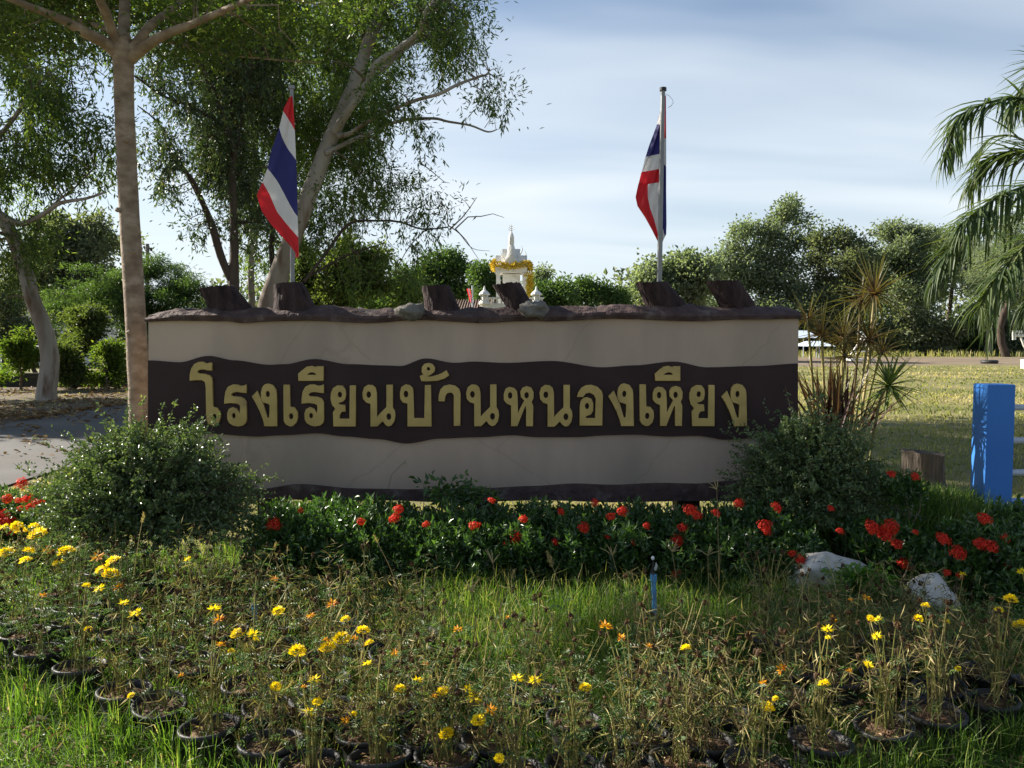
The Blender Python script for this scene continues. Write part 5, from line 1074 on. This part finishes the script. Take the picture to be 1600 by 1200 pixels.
for a, b_ in [(30, 985), (90, 995), (-20, 965), (150, 975), (60, 950), (0, 930)]:
    g = G(a, b_, PH)
    if not any((g.x-q[0])**2+(g.y-q[1])**2 < .19**2 for q in plants): plants.append([g.x, g.y, 7, -1])
# flower head meshes
def pom(seed, mat, shape):
    r_ = np.random.RandomState(seed); m = M()
    if shape == 'full':
        for ring, (rr, z, nn, el) in enumerate([(1.0, .0, 15, .05), (.85, .22, 14, .45), (.62, .4, 12, .8), (.35, .52, 9, 1.15), (.12, .56, 5, 1.4)]):
            for k in range(nn):
                an = 6.28*k/nn+ring+r_.rand()*.3; el = el*.8+.1*r_.rand(); d = np.array([math.cos(an)*math.cos(el), math.sin(an)*math.cos(el), math.sin(el)])
                p = np.array([math.cos(an)*rr*.55, math.sin(an)*rr*.55, z*.75]); m.leaves(p[None], d[None], np.array([[0, 0, 1.]])+r_.randn(1, 3)*.3, .5*(.8+.4*r_.rand()), .5, np.array([r_.rand()]), -.12)
    elif shape == 'open':
        for k in range(22):
            an = 2.4*k+r_.rand(); el = r_.rand()*1.1-.25; d = np.array([math.cos(an)*math.cos(el), math.sin(an)*math.cos(el), math.sin(el)])
            m.leaves((d*.15)[None], d[None], np.array([[0, 0, 1.]])+r_.randn(1, 3)*.5, .85*(.7+.5*r_.rand()), .34, np.array([r_.rand()]), -.2)
    else:
        m.ell((0, 0, .0), (.42, .42, .62), 8, 6, .3, 0, .15, seed)
        for k in range(20):
            an = 2.4*k; el = .3+1.1*r_.rand(); d = np.array([math.cos(an)*math.cos(el), math.sin(an)*math.cos(el), math.sin(el)])
            m.leaves((d*.35)[None], (d+r_.randn(3)*.5)[None], r_.randn(1, 3), .6, .25, np.array([r_.rand()]), .3)
    return m.mesh('flower' if shape != 'dead' else 'dead_flower', mat)
FMsh = {'Y': [pom(k, MT['yellow'], 'full') for k in range(3)] + [pom(9, MT['yellow'], 'open')], 'O': [pom(20+k, MT['orange'], 'open') for k in range(3)], 'B': [pom(30+k, MT['deadhead'], 'dead') for k in range(4)]}
assign = {i: [] for i in range(len(plants))}
for k, a, b_, dm in flowers:
    best = None
    for i, (x, y, row, fi) in enumerate(plants):
        p = P(a, b_, y); cost = (p.x-x)**2*4 + (p.z-.46)**2*1.6 + max(0, p.z-.66)*3 + max(0, .24-p.z)*4 + .002*len(assign[i])
        if best is None or cost < best[0]: best = (cost, i, p)
    cst, i, p = best; p = P(a, b_, plants[i][1]-.07+rs.randn()*.02); assign[i].append((k, p, dm*p.y/F*.5))
potm = M(); pr = [(.072, 0), (.083, .07), (.1, PH-.022), (.112, PH-.02), (.114, PH-.004), (.11, PH), (.1, PH-.003), (.098, PH-.03)]
potm.lathe((0, 0, 0), pr, 22)
POT = potm.mesh('pot', MT['black'], smooth=True)
def soil_mesh(seed):
    m = M(); vv = [(0, 0, PH-.016)]; n = 18
    for ring in range(1, 5):
        for j in range(n):
            an = 6.283*j/n; r = .0985*ring/4; vv.append((r*math.cos(an), r*math.sin(an), PH-.028+.018*noise.noise(Vector((r*30*math.cos(an)+seed, r*30*math.sin(an), seed)))+(.01 if ring < 3 else 0)))
    f3 = [(0, 1+j, 1+(j+1) % n) for j in range(n)]
    f4 = [(1+(q-1)*n+j, 1+q*n+j, 1+q*n+(j+1) % n, 1+(q-1)*n+(j+1) % n) for q in range(1, 4) for j in range(n)]
    m.add(vv, f3, 0); m.f.append(np.array(f4)); m.m.append(np.zeros(len(f4))); 
    k = 26; pp = np.stack([(rs.rand(k)-.5)*.15, (rs.rand(k)-.5)*.15, np.full(k, PH-.012)], 1)
    m.leaves(pp, rs.normal(size=(k, 3))*np.array([1, 1, .2]), np.tile([[0, 0, 1.]], (k, 1)), .025, .01, None, .3, 1)
    return m.mesh('soil', [MT['potsoil'], MT['litter']])
SOIL = [soil_mesh(k*3.3) for k in range(4)]
def fern(m, pos, dr, s, a):
    """feathery leaf: pairs of leaflets along a short axis"""
    N = len(pos); dr = unit(dr); nr = unit(rs.normal(size=(N, 3))*.5+np.array([0, 0, 1.])); sd_ = unit(np.cross(dr, nr)); s = s[:, None]
    P_ = []; D_r = []; NR = []; LL = []; AA = []
    for t in (.25, .5, .75):
        for sg in (-1, 1):
            P_.append(pos+dr*s*t); D_r.append(dr*.6+sd_*sg); NR.append(nr); LL.append(s[:, 0]*.42*(1.15-t*.5)); AA.append(a)
    P_.append(pos+dr*s*.7); D_r.append(dr); NR.append(nr); LL.append(s[:, 0]*.4); AA.append(a)
    LL = np.concatenate(LL); m.leaves(np.concatenate(P_), np.concatenate(D_r), np.concatenate(NR), LL, LL*.26, np.concatenate(AA))
order = sorted(range(len(plants)), key=lambda i: plants[i][0])
ROWN = {0: 'front row', 1: 'second row', 2: 'third row', 3: 'fourth row', 4: 'fifth row', 5: 'sixth row', 6: 'rearmost row', 7: 'left rear cluster'}
ORD = ['first', 'second', 'third', 'fourth', 'fifth', 'sixth', 'seventh', 'eighth', 'ninth', 'tenth', 'eleventh', 'twelfth', 'thirteenth', 'fourteenth', 'fifteenth', 'sixteenth', 'seventeenth', 'eighteenth', 'nineteenth', 'twentieth']
rowcount = {}
NUM = ['no', 'one', 'two', 'three', 'four', 'five', 'six', 'seven', 'eight', 'nine', 'ten']
pmesh = []
for i in order:
    x, y, row, fi = plants[i]; fl = assign[i]
    rc = rowcount.get(row, 0); rowcount[row] = rc+1
    ny = sum(1 for q in fl if q[0] == 'Y'); nb = len(fl)-ny
    look = ('%s yellow bloom%s' % (NUM[min(ny, 10)], '' if ny == 1 else 's')) if ny else ('only withered heads' if nb else 'no blooms')
    lab = 'black potted marigold with %s, %s from left in the %s' % (look, ORD[min(rc, 19)], ROWN[row])
    root = thing('potted_marigold', lab, 'potted plant', (x, y, 0), 'marigolds in black pots in front of the hedge')
    tilt = Matrix.Translation((x, y, 0)) @ Matrix.Rotation(rs.randn()*.07, 4, 'X') @ Matrix.Rotation(rs.randn()*.07, 4, 'Y') @ Matrix.Rotation(rs.rand()*6, 4, 'Z') @ Matrix.Diagonal((.9+.16*rs.rand(), .9+.16*rs.rand(), 1, 1)); hs = .72+.45*rs.rand()
    inst('pot', POT, root, tilt); inst('soil', SOIL[int(rs.randint(4))], root, tilt)
    left = x < -.6
    msd = M(); tips_dead = []; ms = M(); mlf = M(); tips = [(q[1], q[0]) for q in fl]
    for _ in range(int(rs.randint(3, 7)) if not left else 3):
        an = rs.rand()*6.28; rr = .05+.13*rs.rand(); tips.append((Vector((x+rr*math.cos(an), y+rr*math.sin(an), PH+(.14+.26*rs.rand())*hs)), 'N'))
    for _ in range(9):      # dry upright stalks
        an = rs.rand()*6.28; rr = .02+.16*rs.rand(); q = Vector((x+rr*math.cos(an), y+rr*math.sin(an), .15+(.1+.33*rs.rand())*hs)); b0 = Vector((x+rs.randn()*.03, y+rs.randn()*.03, PH-.03))
        msd.tube([b0, b0.lerp(q, .5)+Vector((rs.randn()*.012, rs.randn()*.012, .02)), q], [.0026, .002, .0012], 3, cap=False)
        if rs.rand() < .45: tips_dead.append(q)
    foliage_p = []; foliage_d = []
    for tp, kd in tips:
        b0 = Vector((x+rs.randn()*.018, y+rs.randn()*.018, PH-.03)); md = b0.lerp(tp, .5); md.x = b0.x+(tp.x-b0.x)*.4; md.z += .03+(.04*rs.rand())
        pts, rd = refine([b0, md, tp], [.0034, .0026, .0016], 4); ms.tube(pts, rd, 4, cap=False)
        for _ in range(5):
            t = rs.randint(3, len(pts)); foliage_p.append(list(pts[t])); foliage_d.append([rs.randn(), rs.randn(), .2*rs.randn()+.15])
        if kd == 'N' and rs.rand() < .75: fl.append(('B', tp, .0125+.006*rs.rand()))
    fresh = .85 if (left and row == 7) or x < -1.9 else (.5 if left else .3)
    if 7 < fi < 13: fresh = .6
    k = 120
    q = rs.normal(size=(k, 3))*np.array([.075, .075, .09])+np.array([x, y, .17+.17*hs]); q[:, 2] = np.clip(q[:, 2], .15, .56)
    foliage_p += q.tolist(); foliage_d += (rs.normal(size=(k, 3))*np.array([1, 1, .4])).tolist()
    foliage_p = np.array(foliage_p); foliage_d = np.array(foliage_d); live = rs.rand(len(foliage_p)) < fresh
    if live.any(): fern(mlf, foliage_p[live], foliage_d[live], .034+.028*rs.rand(live.sum()), rs.rand(live.sum()))
    dd = ~live; ndd = dd.sum()
    if ndd:
        tt = foliage_d[dd]*np.array([.6, .6, .3])+np.array([0, 0, -.7]); 
        mlf.leaves(foliage_p[dd], tt, rs.normal(size=(ndd, 3)), .035+.03*rs.rand(ndd), .006, rs.rand(ndd), .3, 1)
        j = foliage_p[dd]+rs.normal(size=(ndd, 3))*.02
        mlf.leaves(j, foliage_d[dd], rs.normal(size=(ndd, 3)), .06, .0032, rs.rand(ndd), .3, 1)
    part('stems', ms, MT['greenstem'], root); part('dry_stems', msd, MT['drystem'], root);
    for q in tips_dead: fl.append(('B', q, .011+.006*rs.rand()))
    part('foliage', mlf, [MT['marleaf'], MT['drystem']], root)
    for kd, tp, rr in fl:
        L_st = FMsh[kd]; me = L_st[int(rs.randint(len(L_st)))]
        nrm = Vector((rs.randn()*.25, rs.randn()*.25-.12, 1)).normalized()
        if kd == 'B': nrm = Vector((rs.randn()*.5, rs.randn()*.5, 1 if rs.rand() < .8 else -.6)).normalized(); rr *= 1.15
        inst('flower' if kd != 'B' else 'dead_flower', me, root, frame(tp, nrm.cross(Vector((0.3, 1, .1))), nrm, rr*(1.28 if kd == 'Y' else 1.2 if kd == 'O' else 1.0)))

# ------------------------------------------------------------------ grass and ground cover
def inside(x, y, mrg=.25): return np.abs(x) < (y*800/F*1.03+mrg)
def scatter(n, y0, y1, pw=1.0, xlim=None):
    y = y0+(y1-y0)*rs.rand(n)**pw; w = y*800/F+.5; x = (rs.rand(n)*2-1)*w
    return np.stack([x, y, np.zeros(n)], 1)
PA = np.array([[q[0], q[1]] for q in plants])
def off_pots(p, r=.118):
    k = np.ones(len(p), bool)
    for q in PA: k &= ((p[:, 0]-q[0])**2+(p[:, 1]-q[1])**2) > r*r
    return p[k]
mg = M()
p = off_pots(scatter(52000, 2.55, 4.6, .9)); n = len(p)
infront = np.array([p[i, 1] < np.interp(p[i, 0], PA[:20, 0], PA[:20, 1])+.05 for i in range(n)])
a = np.clip(rs.rand(n)*.9+.1*np.array([noise.noise(Vector(q)*3) for q in p[:, :]]), 0, 1)
mg.blades(p[infront], (.035+.05*rs.rand(infront.sum())), .0035, 1.3, a[infront])
k = infront & (rs.rand(n) < .05); mg.blades(p[k], .09+.13*rs.rand(k.sum()), .004, 1.2)
k = ~infront; mg.blades(p[k], .05+.1*rs.rand(k.sum()), .0035, 1.0)
# tufts of taller grass at the edge of the pots
for _ in range(420):
    i = rs.randint(20) if _ < 150 else rs.randint(len(PA)); c = PA[i]+np.array([rs.randn()*.1, -.13-.05*abs(rs.randn())]); q = np.stack([c[0]+rs.randn(12)*.02, c[1]+rs.randn(12)*.02, np.zeros(12)], 1); mg.blades(off_pots(q, .1) if len(off_pots(q, .1)) else q, .1+.14*rs.rand(len(off_pots(q, .1)) or 12), .005, 1.1)
setting('lawn_grass', mg, MT['grass'], 'stuff')
mc_ = M(); p = off_pots(scatter(30000, 2.55, 4.4, .9)); n = len(p); p[:, 2] = .008+.025*rs.rand(n)
mc_.leaves(p, rs.normal(size=(n, 3))*np.array([1, 1, .25]), rs.normal(size=(n, 3))*.35+np.array([0, 0, 1.]), .016+.01*rs.rand(n), .011, None, .1)
setting('creeping_ground_cover', mc_, MT['clover'], 'stuff')
# tall grass between pots and hedge
mg = M(); p = np.stack([rs.rand(15000)*3.9-1.9, 3.95+rs.rand(15000)*1.35, np.zeros(15000)], 1); p = off_pots(p)
hh = np.array([.5+.5*noise.noise(Vector(q)*1.6) for q in p]); mg.blades(p, .08+.25*hh*rs.rand(len(p)), .0045, 1.1, np.clip(rs.rand(len(p))*.8, 0, 1)); q = p[rs.rand(len(p)) < .14]; mg.blades(q, .12+.2*rs.rand(len(q)), .003, 1.3, .9+.1*rs.rand(len(q)))
p = np.stack([rs.rand(5000)*2.2+1.3, 4.0+rs.rand(5000)*1.2, np.zeros(5000)], 1); p = off_pots(p); mg.blades(p, .06+.15*rs.rand(len(p)), .0045, 1.0)
p = np.stack([-1.9-rs.rand(6000)*2.4, 4.2+rs.rand(6000)*2.0, np.zeros(6000)], 1); p = off_pots(p); mg.blades(p, .06+.15*rs.rand(len(p)), .0045, 1.0)
setting('tall_grass', mg, MT['grass'], 'stuff')
# grassy mound on the right
cm = P(1440, 800, 6.3); mm_ = M(); vv = []; nn_ = 26
for i in range(nn_+1):
    for j in range(nn_+1):
        u = i/nn_*2-1; w = j/nn_*2-1; r = math.sqrt(u*u+w*w); h = max(0, 1-r*r)**1.0
        vv.append((cm.x+u*1.0, 6.35+w*.75, -.03+.36*h*(1+.25*noise.noise(Vector((u*3, w*3, 1))))))
mm_.add(vv, [(i*(nn_+1)+j, (i+1)*(nn_+1)+j, (i+1)*(nn_+1)+j+1, i*(nn_+1)+j+1) for i in range(nn_) for j in range(nn_)], 0)
setting('earth_mound', mm_, MT['soil'], 'structure', True)
V = np.array(vv); idx = rs.randint(0, len(V), 16000); p = V[idx]+rs.normal(size=(16000, 3))*np.array([.035, .03, 0]); p = p[p[:, 2] > .01]
mg = M(); mg.blades(p, .1+.16*rs.rand(len(p)), .0055, 1.3); setting('mound_grass', mg, MT['grass'], 'stuff')
# mown field: blades grow coarser with distance
mg = M()
for n, y0, y1, h, w in ((24000, 5.3, 9, .04, .008), (24000, 9, 15, .05, .016), (20000, 15, 26, .06, .034), (14000, 26, 48, .07, .06)):
    p = scatter(n, y0, y1, .8); p = p[~((p[:, 0] < -4.9-.05*p[:, 1]) & (p[:, 0] > -9.7-.012*p[:, 1]))]
    p = p[~((p[:, 0] < -9.2) & (rs.rand(len(p)) < .75))]
    gr = np.array([noise.noise(Vector((q[0]*.35, q[1]*.35, 0))) for q in p]); mg.blades(p, h*(.5+rs.rand(len(p))), w, 1.2, np.clip(.5+gr*.9+(rs.rand(len(p))-.5)*.6, 0, 1))
setting('field_grass', mg, MT['grassfar'], 'stuff')
# leaf litter on the verge and road edge
ml = M(); n = 15000; y = 11+26*rs.rand(n)**1.2; x = -9.4-14*rs.rand(n)**1.5*(y/20); q = rs.rand(n) < .12; x[q] = -9.5+4.5*rs.rand(q.sum())**3; kk = np.array([noise.noise(Vector((x[i]*.5, y[i]*.5, 3))) for i in range(n)]) > -.12
p = np.stack([x, y, .035+.03*rs.rand(n)], 1)[kk]; n = len(p)
ml.leaves(p, rs.normal(size=(n, 3))*np.array([1, 1, .3]), rs.normal(size=(n, 3))*.5+np.array([0, 0, 1.]), .13*(.5+rs.rand(n)), .05, None, .3)
setting('fallen_leaves', ml, MT['litter'], 'stuff')
# loose dry bits between the pots
ml = M(); n = 2600; p = scatter(n, 2.7, 4.8); p[:, 2] = .03+.03*rs.rand(n); p = off_pots(p, .11); n = len(p)
ml.leaves(p, rs.normal(size=(n, 3))*np.array([1, 1, .3]), rs.normal(size=(n, 3))*.5+np.array([0, 0, 1.]), .05*(.4+rs.rand(n)), .012, None, .3); setting('dry_debris', ml, MT['litter'], 'stuff')
for (px, py, L, lb) in ((60, 1129, .075, 'pale curled dead leaf lying on the lawn at bottom left'), (134, 1172, .035, 'small tan dead leaf on the lawn near the bottom edge'), (1345, 1170, .05, 'pale dead leaf on the shaded lawn at bottom right')):
    g = G(px, py, .05); m = M(); m.leaves(np.array([[g.x-L/2, g.y, .055]]), np.array([[1., .25, .1]]), np.array([[0, -.4, 1.]]), L, L*.42, np.array([.95]), .35)
    m.leaves(np.array([[g.x-L/2, g.y, .054]]), np.array([[1., .25, .02]]), np.array([[0, .5, 1.]]), L*.9, L*.3, np.array([.6]), .3)
    solo('dead_leaf', m, MT['litter'], lb, 'leaf', 'dead leaves on the lawn')
# broad green weeds beside the rocks
mwd = M(); C = np.array([list(P(1345+rs.randn()*22, 905+rs.randn()*10, 4.85)) for _ in range(40)]); C[:, 2] = np.clip(C[:, 2], .05, .3); puff(mwd, C, 9, .05, .05, .026, .5)
for q in C[:20]: mwd.tube([(C[:, 0].mean(), q[1], 0), tuple(q)], [.003, .0015], 4)
solo('leafy_weed', mwd, MT['clover'], 'bright green lobed weed beside the large white rock', 'weed')
mwd = M(); C = np.array([list(P(715+rs.randn()*26, 772+rs.randn()*8, 5.9)) for _ in range(34)]); puff(mwd, C, 9, .06, .07, .03, .6)
for q in C[:12]: mwd.tube([(q[0], q[1], 0), tuple(q)], [.004, .002], 4)
solo('leafy_weed', mwd, MT['ixora'], 'broad leaved weed rising above the hedge before the lower beige band', 'weed')
for a, lb in ([(728, 772), (735, 758), (728, 745)], 'thin weed sprig with dark leaves against the lower beige band'), ([(606, 765), (612, 742), (630, 723)], 'very thin grass stalk curving against the lower beige band'):
    m = M(); q = [P(*k_, 5.95) for k_ in a]; m.tube([Vector((q[0].x, 5.95, 0))]+q, .0016, 4)
    if lb.startswith('thin'): C = np.array([list(q[-1]), list(q[-2])]); puff(m, C, 9, .025, .035, .02, 1)
    else: m.leaves(np.repeat(np.array([list(q[-1])]), 8, 0), rs.normal(size=(8, 3))+np.array([1., 0, .2]), rs.normal(size=(8, 3)), .05, .002)
    solo('weed_sprig', m, MT['marleaf'], lb, 'weed')
# tall seed-headed grass stalks
SK = [((862, 882), (905, 1010), 4.0, 'plume', 'tall grass stalk with glowing pinkish plume in the centre foreground'),
      ((737, 925), (748, 1030), 3.9, 'finger', 'bent grass stalk with straw coloured folded head left of the plume'),
      ((800, 903), (758, 985), 3.9, 'plume_s', 'slanting grass stalk with small tan tip near the plume'),
      ((957, 868), (985, 1000), 4.2, 'finger', 'grass stalk with splayed fingers left of the blue standpipe'),
      ((1050, 862), (1068, 985), 4.2, 'finger', 'grass stalk with spread fingers just right of the blue standpipe'),
      ((1106, 868), (1108, 990), 4.3, 'finger', 'straight grass stalk with small spread head right of the standpipe'),
      ((1120, 765), (1124, 970), 4.7, 'finger', 'tall grass stalk whose fingered head stands before the dark lower band'),
      ((1170, 915), (1115, 985), 4.1, 'finger', 'leaning pale stalk with straggly head in the right marigolds'),
      ((770, 880), (790, 990), 4.2, 'finger', 'short two fingered stalk before the dark hedge centre'),
      ((222, 815), (196, 905), 4.3, 'plume_s', 'grass stalk with brown seed tip in front of the left bush'),
      ((428, 860), (395, 930), 4.4, 'plume_s', 'arching stalk with tan seed tip right of the left bush'),
      ((590, 848), (640, 960), 4.5, 'plume_s', 'long straw stalk arching over the dark hedge foot'),
      ((514, 918), (520, 985), 3.9, 'finger', 'small grey forked stalk above the left marigolds'),
      ((1012, 970), (975, 995), 3.8, 'finger', 'short bent straw stalk left of the pipe foot'),
      ((1545, 960), (1500, 1060), 3.9, 'finger', 'collapsed dry stalk among the right hand pots')]
for (tx, ty), (bx, by), D2, kd, lb in SK:
    t_ = P(tx, ty, D2); b_ = P(bx, by, D2); b_.z = 0; m = M(); mid_ = b_.lerp(t_, .55)+Vector((.03*(b_.x-t_.x), 0, .04))
    m.tube(*refine([b_, mid_, t_], [.0022, .0018, .0013], 5), 4, .4, cap=False)
    for _ in range(4):
        q = b_.lerp(t_, .1+.3*rs.rand()); m.blades(np.array([list(q)]), .18, .005, 1.2, np.array([.2]))
    d = (t_-mid_).normalized()
    if kd.startswith('plume'):
        L = .075 if kd == 'plume' else .05; r = .013 if kd == 'plume' else .006
        pos = []; dr = []
        for _ in range(170 if kd == 'plume' else 50):
            u = rs.rand(); a_ = Vector(rs.normal(size=3)); pos.append(list(t_+d*L*(u-.2)+a_*r*.35*math.sin(min(1, u+.2)*3.14))); dr.append(list(d*1.2+a_*.35))
        m.leaves(np.array(pos), np.array(dr), rs.normal(size=(len(pos), 3)), .018, .002, .4+.6*rs.rand(len(pos)))
    else:
        for _ in range(6):
            e = (d*.8+Vector(rs.normal(size=3))*.55).normalized()*(.05+.03*rs.rand()); pts = [t_, t_+e*.5+Vector((0, 0, .005)), t_+e]; m.tube(pts, [.002, .0022, .0012], 4, .8, cap=False)
    solo('grass_stalk', m, MT['straw'], lb, 'grass stalk', 'seed headed grass stalks')
